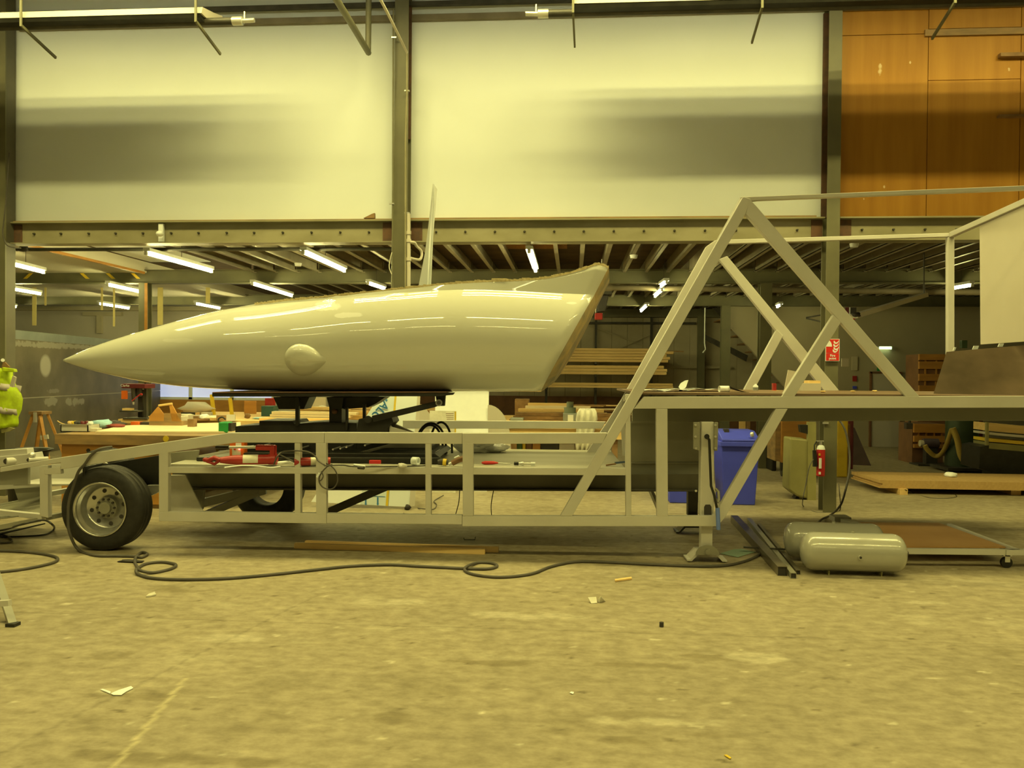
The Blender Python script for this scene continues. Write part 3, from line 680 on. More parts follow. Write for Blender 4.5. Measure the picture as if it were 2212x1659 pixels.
q0, q1, q2, q3 = PT(1532, 950, .02), PT(1536, 1050, -.03), PT(1543, 1070, -.05), PT(1549, 1100, -.06)
cr = obj('crank_handle', MB().cyl(PT(1527, 943, .06), PT(1527, 943, -.01), .022).tube([PT(1527, 943, 0), q0, q1, q2, q3], .011), T['black'], tr)
obj('grip', MB().tube([PT(1550, 1097, -.06), PT(1552, 1144, -.06)], .018, 10), T['bluelt'], cr)
obj('crank_clip', MB().tube([PT(1546, 1056, .02), PT(1552, 1062, .0), PT(1553, 1080, -.02), PT(1550, 1085, -.03)], .012), pd, cr)
# box body on the neck: white panel and sooty sheet
pw = [PT(2117, 487, FAR-.25)]
def xplane(px, py):       # plane of the slanting cross panel
    a = PT(2056, 507, FAR); b2 = PT(2300, 398, .1); n = (b2-a).cross(V((0, 0, 1))); d = ray(px, py); return CAM+d*((a-CAM).dot(n)/d.dot(n))
n_ = (PT(2300, 398, .1)-PT(2056, 507, FAR)).cross(V((0, 0, 1))).normalized()
if n_.y < 0: n_ = -n_
obj('white_panel', MB().prism([xplane(2116, 488), xplane(2330, 392), xplane(2330, 730), xplane(2118, 744)], n_*.012), T['wallfar'], tr)

# ================================================================== FUSELAGE
FO = .93     # centre plane of the fuselage behind the near trailer side
top_t = [(138, 776), (150, 771), (180, 758), (230, 739), (300, 718), (380, 695), (460, 675), (540, 658), (600, 650), (700, 640), (800, 630), (880, 621), (940, 614), (1000, 609), (1060, 606), (1120, 604), (1160, 602), (1200, 596), (1250, 583), (1292, 569), (1316, 577)]
cre_t = [(500, 667), (550, 661), (620, 654), (700, 648), (800, 638), (880, 632), (960, 626), (1040, 626), (1120, 629), (1200, 633), (1285, 637)]
bot_t = [(138, 781), (150, 785), (180, 795), (230, 808), (300, 823), (380, 834), (460, 840), (540, 843), (700, 846), (1200, 846)]
us = [0, .006, .02, .045, .075, .11, .15, .2, .25, .3, .34, .37, .40, .43, .47, .52, .57, .62, .66, .7, .74, .78, .82, .86, .9, .93, .96, .98, 1.]
def xs(u):
    xb = 138+u*(1168-138); xt = 138+u*(1315-138); xc = 138+u*(1284-138)
    k = max(0., (u-.55)/.45); k = k*k*(3-2*k)
    x0 = 138+u*(1168-138)
    return x0, x0*(1-k)+xc*k if u > .55 else x0, x0*(1-k)+xt*k if u > .55 else x0
def thmax(x):
    if x < 500: return 90.
    if x < 700: return 90-38*((x-500)/200)
    return 52.
rings = []; NS, NT_ = 22, 5
for u in us:
    xb, xc, xt = xs(u); th = thmax(xc); 
    cl_ = xc < 500
    zb = PT(xb, lerp(bot_t, xb), FO).z
    hw = None
    ztop0 = PT(xc, lerp(top_t, xc), FO).z
    hh = (ztop0-zb)/2; W = min(.54, hh*1.06)
    ct = math.cos(R(th)); yc = FO-W*ct
    zcr = PT(xc, lerp(top_t, xc) if cl_ else lerp(cre_t, xc), yc).z
    if xc >= 500 and xc < 560: k = (xc-500)/60; zcr = zcr*k+PT(xc, lerp(top_t, xc), yc).z*(1-k)
    ztp = PT(xt, lerp(top_t, xt), yc).z if not cl_ else zcr
    zc_ = zb+(min(.53, (zcr-zb)*.5))
    bu = (zcr-zc_)/math.sin(R(th))
    Xb, Xc, Xt = PT(xb, 800, FO-W).x, PT(xc, 640, yc).x, PT(xt, 600, yc).x
    Xb = PT(xb, 800, FO).x if u < .5 else PT(xb, 845, FO-.1).x
    k2 = max(0., (u-.75)/.25)
    half = []
    for i in range(NS+1):
        t = R(-90+(th+90)*i/NS); z = zc_+math.sin(t)*(bu if t > 0 else zc_-zb); g = (z-zb)/max(1e-6, zcr-zb)
        g = max(0, min(1, g)); half.append((Xb+(Xc-Xb)*g, W*math.cos(t), z))
    if not cl_ or True:
        for i in range(1, NT_+1):
            g = i/NT_; half.append((Xc+(Xt-Xc)*g, W*ct*(1-.05*g), zcr+(ztp-zcr)*g))
    near = []; far = []
    for X, w, z in half:
        sh = .10*k2
        yy = TC+FO+TK*X
        near.append(V((X-sh*0+0, yy-w, z))); far.append(V((X+k2*.045*(w/max(W, .01)), yy+w, z)))
    rings.append((near, far))
base = V((PT(700, 845, FO).x, TC+FO, PT(700, 846, FO).z))
fu = thing('aircraft_fuselage', 'glossy grey pointed aircraft nose section with cut open top lying on the trailer', 'aircraft part', base)
mb = MB(); n = len(rings[0][0]); vs = []; fs = []
for near, far in rings: vs += near+far[1:]
K = 2*n-1
for i in range(len(rings)-1):
    a, b_ = i*K, (i+1)*K
    for k in range(n-1): fs.append((a+k, b_+k, b_+k+1, a+k+1))
    fs.append((a, a+n, b_+n, b_))
    for k in range(n, K-1): fs.append((a+k, a+k+1, b_+k+1, b_+k))
mb.add(vs, fs, True)
ht = T['gel']
skin = obj('fuselage_skin', mb, ht, fu)
bm = bmesh.new(); bm.from_mesh(skin.data); bmesh.ops.remove_doubles(bm, verts=bm.verts, dist=.0015); bmesh.ops.recalc_face_normals(bm, faces=bm.faces)
bm.edges.ensure_lookup_table(); bm.to_mesh(skin.data); bm.free()
skin.data.polygons.foreach_set('use_smooth', [True]*len(skin.data.polygons))
try: skin.data.set_sharp_from_angle(angle=R(24))
except Exception: pass
so = skin.modifiers.new('thickness', 'SOLIDIFY'); so.thickness = .012; so.offset = -1
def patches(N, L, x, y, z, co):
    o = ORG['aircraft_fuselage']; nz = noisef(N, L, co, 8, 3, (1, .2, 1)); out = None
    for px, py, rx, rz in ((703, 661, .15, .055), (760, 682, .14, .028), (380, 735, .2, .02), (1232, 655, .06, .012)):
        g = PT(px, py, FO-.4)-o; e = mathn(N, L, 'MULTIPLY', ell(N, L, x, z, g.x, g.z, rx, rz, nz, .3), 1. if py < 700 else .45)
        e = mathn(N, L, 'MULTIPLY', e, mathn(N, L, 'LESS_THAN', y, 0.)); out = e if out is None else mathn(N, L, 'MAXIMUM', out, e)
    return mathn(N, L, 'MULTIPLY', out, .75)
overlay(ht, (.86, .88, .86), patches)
# torn fibre edge along the cut
te = MB(); pp = []
for near, far in rings:
    if near[-1].x > PT(548, 700, FO).x: pp.append(near[-1])
pp = spline(pp, 10)
for i in range(len(pp)-1):
    a, b_ = pp[i], pp[i+1]; h = .006+.012*rnd.random()
    te.prism([a+V((0, -.003, -.012)), b_+V((0, -.003, -.012)), b_+V((0, -.003, h*.8)), a+V((0, -.003, h))], (0, .014, 0))
obj('torn_edge', te, T['torn'], fu)
obj('torn_flake', MB().span(PT(1062, 601, FO-.32), PT(1095, 607, FO-.28)), T['torn'], fu)
# bulkhead rim at the cut rear end
last = rings[-1]; ring = list(reversed(last[1]))+last[0][1:]
cen = sum(ring, V((0, 0, 0)))/len(ring)
inner = [p+(V((cen.x, cen.y, p.z*.15+cen.z*.85))-p).normalized()*.10+V((.055, 0, 0)) for p in ring]
rb = MB(); m_ = len(ring)
vs = ring+inner+[p+V((-.03, 0, 0)) for p in inner]
rb.add(vs, [(i, i+1, m_+i+1, m_+i) for i in range(m_-1)]+[tuple(range(m_, 2*m_))])
obj('bulkhead_rim', rb, T['rimwood'], fu)
# side blister
bl = MB(); NB = 24; vsb = []; fsb = []
bc = PT(647, 778, FO-.50)
for j in range(9):
    q = j/8
    for k in range(NB):
        t = 2*math.pi*k/NB; a, b2 = math.cos(t), math.sin(t)
        rx = (.26 if a > 0 else .155); rz = .152*(1-.55*max(0, a)**2.0)
        rr = math.sin(q*math.pi/2)
        X = bc.x+a*rx*rr; Z = bc.z+b2*rz*rr
        wz = .5; yy = TC+FO+TK*X-.50+.0
        # hug the round hull
        zc0 = 1.43+.53; yo = math.sqrt(max(.01, 1-((Z-zc0)/.56)**2))*.52
        hw = min(.54, .26+.28*min(1, max(0, (X-bc.x+1.6)/1.5)))
        yy = TC+FO+TK*X-yo*1.0
        vsb.append(V((X, yy-.075*math.cos(q*math.pi/2)**1.3+.015*q, Z)))
for j in range(8):
    for k in range(NB): fsb.append((j*NB+k, j*NB+(k+1) % NB, (j+1)*NB+(k+1) % NB, (j+1)*NB+k))
bl.add(vsb, fsb, True); obj('blister', bl, ht, fu)
# tail fin blades standing in the open top
ff = thing('fin_blade', 'tall slender white blade standing up out of the fuselage', 'fin', (PT(915, 800, FO+.1).x, TC+FO+.1, 1.47))
obj('blade_core', MB().prism([PT(x, y, FO+.1) for x, y in ((900, 640), (922, 640), (928, 500), (937, 397), (935, 397), (925, 490), (918, 545))], EY*.25), T['white'], ff)
obj('trailing_strip', MB().prism([PT(x, y, FO+.08) for x, y in ((923, 640), (929, 640), (938, 438), (937, 402), (932, 500))], EY*.03), T['cream'], ff)
obj('root_block', MB().span(PT(895, 720, FO+.1), PT(930, 636, FO+.1)+V((0, .25, 0))).span(PT(900, 838, FO+.1), PT(925, 720, FO+.1)+V((0, .2, 0))), T['timber'], ff)
# ================================================================== MOTION PLATFORM
bk = T['black']
mp = thing('tilting_platform', 'black tilting machine platform under the fuselage on the trailer deck', 'machine', (PT(730, 1000, .9).x, TC+.9, dz))
def mpp(name, pts, off, depth, mt=bk, par=None, bev=.004):
    q = [PT(x, y, off) for x, y in pts]
    for p in q: p.z = max(p.z, dz+.001)
    return obj(name, MB().prism(q, EY*depth), mt, par or mp, bevel=bev)
mpp('top_plate', [(458, 847), (965, 846), (965, 848.5), (458, 849.5)], .45, .95, T['rust'])
mpp('plate_frame', [(458, 849.5), (982, 848), (978, 853), (945, 856), (458, 857)], .46, .05)
mpp('plate_frame', [(458, 849), (960, 848), (960, 855), (458, 856)], 1.3, .05)
mpp('hopper_bracket', [(590, 858), (668, 858), (656, 884), (602, 884)], .8, .25)
mpp('hopper_bracket', [(728, 858), (832, 858), (812, 872), (795, 880), (742, 884)], .8, .25)
mpp('pivot_column', [(711, 880), (738, 880), (738, 940), (711, 940)], .78, .2)
mpp('pivot_head', [(705, 858), (742, 858), (738, 884), (712, 884)], .72, .35)
obj('grease_fitting', MB().blob(PT(723, 889, .77), (.06, .04, .05), 4), T['brown'], mp)
mpp('steady_post', [(637.5, 858), (645, 858), (645, 920), (637.5, 920)], .7, .05)
mpp('steady_post', [(783, 872), (789, 872), (789, 915), (783, 915)], .7, .05)
mpp('steady_post', [(746, 880), (751, 880), (751, 930), (746, 930)], .7, .04)
mpp('tilt_ram', [(803, 898), (945, 866), (950, 875), (938, 880), (806, 912)], .55, .08)
mpp('ram_lug', [(940, 850), (962, 850), (960, 877), (944, 877)], .56, .06)
obj('ram_bush', MB().cyl(PT(948, 870, .50), PT(948, 870, .62), .032, n=20), T['alloy'], mp)
obj('bush_bore', MB().cyl(PT(948, 870, .495), PT(948, 870, .50), .018, n=16), T['dark'], mp)
mpp('ram_base', [(775, 905), (845, 900), (850, 912), (838, 925), (838, 942), (768, 942)], .6, .3)
obj('ram_bush', MB().cyl(PT(795, 906, .54), PT(795, 906, .66), .035, n=20), bk, mp)
mpp('base_housing', [(508, 921), (560, 918), (560, 909), (630, 909), (635, 916), (660, 914), (700, 912), (770, 914), (770, 990), (508, 990)], .75, .5)
mpp('base_housing', [(770, 940), (935, 962), (935, 990), (770, 990)], .75, .5)
mpp('base_skid', [(424, 988), (950, 989), (950, 1006), (424, 1004)], .30, .07)
mpp('base_skid', [(470, 975), (960, 976), (960, 990), (470, 990)], 1.25, .08)
mpp('base_tray', [(508, 978), (940, 980), (950, 988), (500, 988)], .37, .9)
mpp('cover_wedge', [(745, 985), (845, 958), (932, 958), (932, 968), (830, 968), (770, 985)], .5, .05, T['darksteel'])
for x, y in ((562, 964), (719, 971), (735, 969), (748, 966), (788, 962), (920, 979), (940, 979), (648, 969)):
    q = PT(x, y, .49); obj('bolt', MB().cyl(q, q+EY*.3, .009, n=8), T['zinc'], mp)
mpp('steel_off_cut', [(842, 915), (846, 922), (893, 935), (893, 942), (840, 942)], .62, .02, T['paint'])
# ================================================================== THINGS ON THE HALL FLOOR
def hose(name, pts, r, mt, label, cat, n=8, extra=None):
    return solid(name, MB().tube(spline(pts, n), r, 7), mt, label, cat)
g = lambda x, y, z=.012: GZ(x, y, z)
hr = .0125
wl_ = PT(185, 1005, -.02)
pts = [PT(235, 974, .03)+V((0, .05, .03)), PT(215, 975, .0)+V((0, 0, .02)), PT(197, 983, -.015), PT(183, 1003, -.02), PT(170, 1018, -.025), PT(160, 1046, -.03), PT(150, 1080, -.035), PT(147, 1110, -.04), PT(150, 1150, -.05), g(170, 1188, .02), g(208, 1200), g(250, 1201), g(292, 1202), g(306, 1204), g(318, 1197), g(308, 1193), g(296, 1200), g(291, 1212), g(295, 1222), g(302, 1232, .03), g(330, 1237), g(365, 1230), g(380, 1222), g(372, 1217), g(345, 1214), g(315, 1218), g(300, 1226), g(294, 1233, .03), g(300, 1241), g(330, 1249), g(400, 1252), g(500, 1249), g(600, 1240), g(700, 1229), g(760, 1223), g(840, 1220), g(900, 1223), g(960, 1226), g(1030, 1229), g(1060, 1228), g(1074, 1222), g(1060, 1216), g(1030, 1216), g(1008, 1224, .03), g(1004, 1232), g(1020, 1240), g(1060, 1246), g(1100, 1246), g(1150, 1239), g(1190, 1224), g(1240, 1214), g(1300, 1214), g(1400, 1219), g(1500, 1223), g(1560, 1222), g(1600, 1215), g(1635, 1201), g(1652, 1183, .03)]
hose('air_hose', pts, hr, T['hose'], 'long grey air hose snaking from the wheel across the floor to the steel tubes', 'hose', 6)
hose('air_hose', [g(-60, 1191), g(0, 1190), g(50, 1192), g(95, 1197), g(122, 1204), g(120, 1213), g(90, 1222), g(40, 1231), g(-20, 1237), g(-80, 1240)], hr, T['hose'], 'loop of grey hose entering the picture at the left edge', 'hose', 6)
hose('power_cable', [g(-60, 1148, .06), g(0, 1146, .08), PT(40, 1135, -.25), PT(75, 1126, -.22), PT(98, 1124, -.2), PT(114, 1134, -.25), g(117, 1142, .03), g(108, 1150), g(90, 1156), g(40, 1159), g(-30, 1160)], .009, T['black'], 'black cable loop lying by the trailer tail, left of the wheel', 'cable', 6)
hose('power_cable', [g(-60, 1157, .02), g(0, 1155), g(18, 1160), g(26, 1168), g(15, 1172), g(-30, 1174)], .009, T['hose'], 'short cable bend at the left edge below the tail', 'cable', 6)
solid('metal_rod', MB().cyl(g(-20, 1158, .02), g(97, 1131, .05), .012, .007, 8), T['black'], 'dark tapered rod lying through the black cable loop', 'rod')
solid('wooden_scrap', MB().blob(g(282, 1212, .01), (.22, .06, .025), 3, .25), T['dark'], 'dark flat scrap on the floor beside the hose coil', 'scrap')
# battens under the trailer
def batten(a, b_, w, h, label, z=0., name='timber_batten', mt=None, grp='battens under the trailer'):
    A, B = GZ(*a, z), GZ(*b_, z); return solid(name, MB().bar(A+V((0, 0, h/2)), B+V((0, 0, h/2)), w, h), mt or T['timber'], label, 'timber', grp, bevel=.002)
batten((637, 1184), (1048, 1197), .04, .048, 'front pine batten on the floor under the trailer')
batten((660, 1179), (1077, 1193), .04, .05, 'rear longer pine batten on the floor under the trailer')
# litter
def bit(name, pts, label, mt, z=.003, h=.003):
    q = [GZ(x, y, z) for x, y in pts]; return solid(name, MB().prism(q, (0, 0, h)), mt, label, 'litter')
bit('wood_sliver', [(1328, 1254), (1364, 1249), (1365, 1252), (1329, 1257)], 'small wood sliver on the open floor right of centre', T['timber'], h=.012)
cw = MB(); A = [GZ(1270, 1291, .03), GZ(1288, 1290, .03), GZ(1290, 1303, .002), GZ(1277, 1304, .002)]; cw.prism(A, (0, 0, .003)); A = [GZ(1290, 1297, .01), GZ(1298, 1289, .05), GZ(1308, 1299, .002), GZ(1294, 1302, .002)]; cw.prism(A, (0, .004, .003))
solid('paper_scrap', cw, T['cloth'], 'folded cream paper scrap on the open floor', 'litter')
bit('paper_scrap', [(216, 1490), (222, 1489), (239, 1495), (238, 1499)], 'small white paper strip on the floor lower left', T['paper'])
bit('paper_scrap', [(239, 1499), (255, 1492), (283, 1483), (288, 1487), (272, 1495), (262, 1502), (245, 1502)], 'torn white paper scrap on the floor lower left', T['paper'])
bit('paper_scrap', [(315, 1290), (322, 1285), (334, 1281), (337, 1286), (325, 1289)], 'tiny pale paper scrap below the hose coil', T['cloth'], h=.01)
bit('paper_scrap', [(1230, 1497), (1234, 1495), (1240, 1496), (1238, 1500)], 'speck of white paper near the bottom centre', T['paper'])
bit('green_cloth', [(1556, 1196), (1585, 1187), (1602, 1186), (1632, 1193), (1612, 1198), (1594, 1204)], 'pale green cloth sheet lying on the floor beside the jack foot', mat('pale green cloth', (.30, .42, .33), (.26, .38, .3), .8))
solid('rubber_plug', MB().cyl(GZ(1429, 1354), GZ(1429, 1354)+V((0, 0, .03)), .014, n=8), T['dark'], 'small dark plug standing on the open floor', 'litter')
bit('orange_peg', [(1564, 1632), (1570, 1631), (1580, 1638), (1577, 1640)], 'tiny orange sliver at the bottom edge of the floor', T['yellow'])
solid('wire_bracket', MB().tube([GZ(1002, 1162, .03), GZ(1003, 1166, .01), GZ(1026, 1166, .01), GZ(1027, 1160, .04)], .004, 5), T['black'], 'small dark wire bracket on the floor under the trailer', 'litter')
# square steel tubes
def sqtube(a, b_, w, label, z=0., mt=None):
    A, B = GZ(*a, z)+V((0, 0, w/2)), GZ(*b_, z)+V((0, 0, w/2)); t = thing('steel_tube', label, 'steel tube', (A+B)/2-V((0, 0, w/2)), 'square steel tubes on the floor')
    d = (B-A).normalized(); s = d.cross(V((0, 0, 1))).normalized(); k = .004; mb = MB(); h = w/2
    o = [(-h, -h), (h, -h), (h, h), (-h, h)]; i_ = [(-h+k, -h+k), (h-k, -h+k), (h-k, h-k), (-h+k, h-k)]
    vs = [P_+s*x+V((0, 0, z_)) for P_ in (A, B) for x, z_ in o+i_]
    fs = []
    for q in range(4):
        r_ = (q+1) % 4; fs += [(q, r_, 8+r_, 8+q), (4+r_, 4+q, 12+q, 12+r_), (q, 4+q, 4+r_, r_), (8+r_, 12+r_, 12+q, 8+q)]
    mb.add(vs, fs); obj('tube_wall', mb, mt or T['paint_dark'], t)
    obj('tube_bore', MB().bar(A+d*.05, B-d*.01, w-.012, w-.012), T['dark'], t)
ds = mat('bare square tube', (.16, .14, .10), (.10, .085, .06), .35, metal=.3, scale=6)
sqtube((1586, 1128), (1690, 1244), .075, 'widest dark square steel tube on the floor by the grey tanks', mt=ds)
sqtube((1618, 1128), (1714, 1250), .045, 'middle square steel tube on the floor by the grey tanks', mt=T['paint_dark'])
sqtube((1640, 1138), (1724, 1241), .035, 'thinnest square steel tube on the floor nearest the tanks', mt=ds)
solid('flat_bar', MB().bar(GZ(1606, 1182, .05), GZ(1703, 1187, .05), .03, .012), T['darksteel'], 'short dark bar lying across the steel tubes', 'steel bar')
# grey tanks
def tank(x0, x1, ytop, ybot, label, boss, backoff):
    A = GZ(x0, ybot+3, 0); B = GZ(x1, ybot+3, 0); r = .155; yy = (A.y+B.y)/2+backoff
    z = r+.022; dn = (B-A).normalized(); L_ = (B-A).length
    c = V((A.x, yy, z)); t = thing('air_tank', label, 'tank', (c.x+L_/2, yy, 0), 'grey air tanks on the floor')
    prof = [(0, -.0), (.05, .004), (.10, .018), (.135, .042), (.150, .07), (r, .1), (r, L_-.1), (.150, L_-.07), (.135, L_-.042), (.10, L_-.018), (.05, L_-.004), (0, L_)]
    ax = V((1, -.02, 0)).normalized()
    obj('tank_shell', MB().lathe(prof, c, ax, 48), T['tankp'], t)
    if boss:
        q = c+ax*L_*.51+V((0, -r+.004, -.01)); obj('threaded_port', MB().cyl(q, q-V((0, .014, 0)), .018, n=16), T['tankp'], t); obj('port_bore', MB().cyl(q-V((0, .0145, 0)), q-V((0, .016, 0)), .010, n=12), T['dark'], t)
    q = c+ax*L_; obj('end_fitting', MB().cyl(q-ax*.01, q+ax*.02, .02, n=12), T['dark'], t)
    for k in (.25, .75):
        q = c+ax*L_*k; obj('foot', MB().span((q.x-.006, yy-.08, 0), (q.x+.006, yy+.08, .035)), T['olive'], t)
    q = c+ax*L_*.5; obj('top_boss', MB().cyl(q+V((0, 0, r-.006)), q+V((0, 0, r+.012)), .014, n=12), T['tankp'], t)
T['tankp'] = mat('glossy grey tank paint', (.42, .42, .37), (.39, .39, .345), .22, scale=2, coat=.6)
tank(1739, 1958, 1166, 1242, 'front grey cylindrical air tank with a round port, lying on the floor', True, .10)
tank(1704, 1912, 1146, 1215, 'rear grey air tank half hidden behind the front one', False, .12)
# flat trolley
zt_ = .16
q = [GZ(1806, 1128, zt_), GZ(2050, 1131, zt_), GZ(2200, 1187, zt_), GZ(1905, 1184, zt_)]
t = thing('flat_trolley', 'low flat trolley with brown board top and grey frame on castors', 'trolley', ((q[0]+q[2])/2).xy.to_3d())
e = lambda i, j, k: q[i]*(1-k)+q[j]*k
inn = [GZ(1850, 1128, zt_-.01), GZ(2028, 1129, zt_-.01), GZ(2172, 1181, zt_-.01), GZ(1950, 1180, zt_-.01)]
obj('board_top', MB().prism(inn, (0, 0, -.012)), T['trolley'], t)
for i, j in ((0, 3), (3, 2), (2, 1)): obj('frame_rail', MB().bar(q[i]-V((0, 0, .022)), q[j]-V((0, 0, .022)), .04, .045), T['paint'], t)
obj('frame_rail', MB().bar(GZ(2170, 1187, zt_)-V((0, 0, .022)), GZ(2330, 1186, zt_)-V((0, 0, .022)), .05, .045), T['paint'], t)
for nm, c in (('caster', GZ(2178, 1187, zt_)), ('caster', GZ(1935, 1182, zt_)), ('caster', GZ(2042, 1133, zt_)), ('caster', GZ(1835, 1131, zt_))):
    cc = V((c.x, c.y+.03, .045)); o = obj(nm, MB().cyl(cc-V((0, .016, 0)), cc+V((0, .016, 0)), .045, n=18), T['black'], t)
    obj('fork', MB().span((cc.x-.02, cc.y-.024, .05), (cc.x+.02, cc.y-.018, zt_-.05)).span((cc.x-.035, cc.y-.024, zt_-.06), (cc.x+.035, cc.y+.03, zt_-.045)), T['zinc'], o)
t2 = solid('steel_channel', MB().span(GZ(1803, 1128, .15), GZ(1830, 1124, .15)+V((0, .05, .05))).bar(GZ(1824, 1124, .18), GZ(1895, 1150, .18), .08, .035), T['paint_dark'], 'short grey channel section lying on the left end of the flat trolley', 'steel bar')
# blue bins
def bin_(x0, x1, ytop, ybot, label, lid=True):
    A = GZ(x0, ybot, 0); B = GZ(x1, ybot, 0); Y = (A.y+B.y)/2; w = B.x-A.x; zt = P((x0+x1)/2, ytop, Y).z
    t = thing('wheelie_bin', label, 'bin', ((A.x+B.x)/2, Y+.3, 0), 'blue bins')
    k = .04; d = .55
    b0 = [V((A.x+k, Y, 0)), V((B.x-k, Y, 0)), V((B.x-k, Y+d, 0)), V((A.x+k, Y+d, 0))]; b1 = [V((A.x, Y-.03, zt-.16)), V((B.x, Y-.03, zt-.16)), V((B.x, Y+d+.05, zt-.16)), V((A.x, Y+d+.05, zt-.16))]
    obj('bin_body', MB().add(b0+b1, [(3, 2, 1, 0), (4, 5, 6, 7), (0, 1, 5, 4), (1, 2, 6, 5), (2, 3, 7, 6), (3, 0, 4, 7)]), T['blue'], t, bevel=.012)
    obj('bin_rim', MB().span((A.x-.02, Y-.06, zt-.18), (B.x+.02, Y+d+.08, zt-.12)), T['blue'], t, bevel=.008)
    if lid:
        obj('bin_lid', MB().prism([V((A.x, Y-.06, zt-.12)), V((A.x, Y-.06, zt-.09)), V((A.x, Y+.25, zt)), V((A.x, Y+d+.08, zt)), V((A.x, Y+d+.08, zt-.12))], (w, 0, 0)), T['blue'], t, bevel=.01)
        c = (A.x+B.x)/2; obj('lid_hinge', MB().span((c-.16, Y+.18, zt-.02), (c-.1, Y+.28, zt+.02)), T['dark'], t); obj('lid_lock', MB().blob((c+.14, Y-.03, zt-.03), (.05, .05, .07), 2), T['zinc'], t)
    return t
bin_(1557, 1637, 933, 1091, 'tall blue wheelie bin with a lid standing between the trailer legs and the inner column')
bin_(1440, 1492, 945, 1087, 'second blue bin of which only the foot shows under the trailer bulkhead', False)
# column side: cabinets, extinguisher, boards
def cab(name, x0, x1, ytop, ybot, Y, d, mt, label, cat, rz=0, stand=True):
    mb = boxpx(x0, ytop, x1, ybot, Y, d, z=0. if stand else None); return solid(name, mb, mt, label, cat, bevel=.02)
Yc = GZ(1740, 1080).y
t = thing('machine_cover', 'dull olive yellow sheet metal casing standing beside the right steel column', 'casing', (P(1735, 1080, Yc).x, Yc+.2, 0))
obj('casing_body', MB().prism([P(x, y, Yc) for x, y in ((1707, 946), (1748, 950), (1748, 1078), (1722, 1072), (1704, 1058))], (0, .35, 0)), T['olive'], t, bevel=.02)
obj('side_flank', MB().prism([P(x, y, Yc+.06) for x, y in ((1727, 948), (1745, 952), (1762, 975), (1762, 1090), (1727, 1078))], (0, .3, 0)), T['olive'], t, bevel=.02)
obj('standpipe', MB().prism([P(x, y, Yc-.02) for x, y in ((1746, 912), (1763, 912), (1763, 1094), (1744, 1094))], (0, .08, 0)), T['olive'], t)
obj('socket_box', MB().prism([P(x, y, Yc) for x, y in ((1728, 918), (1749, 918), (1747, 938), (1730, 934))], (0, .1, 0)), T['black'], t)
obj('base_stub', MB().prism([P(x, y, Yc+.1) for x, y in ((1722, 1070), (1745, 1066), (1745, GZ(1735, 1085).y and 1084), (1716, 1078))], (0, .15, 0)), T['dark'], t)
Ye = YW-.16
xe = P(1773, 1000, Ye); t = thing('fire_extinguisher', 'red fire extinguisher with black horn hung on the right steel column', 'extinguisher', (xe.x, Ye+.03, P(1773, 1030, Ye).z))
ze0, ze1 = P(1773, 1030, Ye).z, P(1773, 962, Ye).z
c = V((xe.x+.008, Ye+.03, ze0))
obj('cylinder', MB().lathe([(0, 0), (.045, .005), (.048, .02), (.048, ze1-ze0-.05), (.035, ze1-ze0-.01), (.018, ze1-ze0)], c, (0, 0, 1), 24), T['redbright'], t)
obj('shoulder', MB().lathe([(.0485, ze1-ze0-.05), (.0365, ze1-ze0-.01), (.019, ze1-ze0+.001)], c, (0, 0, 1), 24), T['cream'], t)
obj('valve', MB().cyl(c+V((0, 0, ze1-ze0)), c+V((0, 0, ze1-ze0+.05)), .016, n=10).span(c+V((-.05, -.012, ze1-ze0+.04)), c+V((.03, .012, ze1-ze0+.055))), T['zinc'], t)
obj('discharge_horn', MB().tube([c+V((-.05, 0, ze1-ze0+.045)), c+V((-.078, -.01, ze1-ze0+.0)), c+V((-.08, -.02, ze1-ze0-.07))], .008).cyl(c+V((-.08, -.02, ze1-ze0-.06)), c+V((-.068, -.02, .12)), .022, .03, 12), T['black'], t)
obj('label_panel', MB().span(c+V((-.035, -.052, .1)), c+V((-.005, -.044, .22))), T['paper'], t); obj('label_panel', MB().span(c+V((-.035, -.052, .03)), c+V((-.012, -.044, .06))), T['paper'], t)
obj('label_panel', MB().span(c+V((-.038, -.05, .25)), c+V((-.018, -.04, .275))), T['yellow'], t)
solid('spray_patch_plate', MB().span(P(1778, 912, YW-.1), P(1790, 916, YW-.1)+V((0, .02, 0))), T['zinc'], 'small bolted plate on the right column below the trailer neck', 'bracket')
Yb = 10.6
cab('chipboard_offcut', 1808, 1832, 908, 1030, GZ(1820, 1031).y, .04, T['yellow'], 'upright yellowish board offcut behind the right column', 'board')
cab('gas_cylinder', 1831, 1844, 900, 1000, 14.5, .18, T['maroon'], 'maroon cylinder behind the yellow board', 'cylinder')
A, B = GZ(1842, 1004), GZ(1882, 1006)
solid('brown_board', MB().prism([A, B, P(1846, 924, B.y+.4), P(1839, 922, B.y+.4)], (0, .03, 0)), mat('dark brown ply', (.07, .04, .035), (.05, .03, .025), .6), 'dark triangular panel leaning behind the yellow board', 'panel')
Yk = 13.2
t = thing('wheeled_cupboard', 'ochre wooden cupboard on black castors behind the olive casing', 'cupboard', (P(1690, 990, Yk).x, Yk, 0))
obj('cupboard_body', boxpx(1688, 900, 1748, 1000, Yk, .6), T['bench'], t, bevel=.01)
obj('cupboard_body', boxpx(1675, 912, 1688, 996, Yk+.05, .55), T['oldwood'], t)
cz = P(1700, 1000, Yk).z
for px in (1694, 1740): q = P(px, 1010, Yk); obj('caster', MB().cyl((q.x-.02, Yk+.1, .08), (q.x+.02, Yk+.1, .08), .08, n=14).span((q.x-.03, Yk+.04, .1), (q.x+.03, Yk+.16, cz)), T['black'], t)
cab('storage_crate', 1667, 1678, 925, 1015, 14.0, .4, T['black'], 'black crate beside the inner column', 'crate')
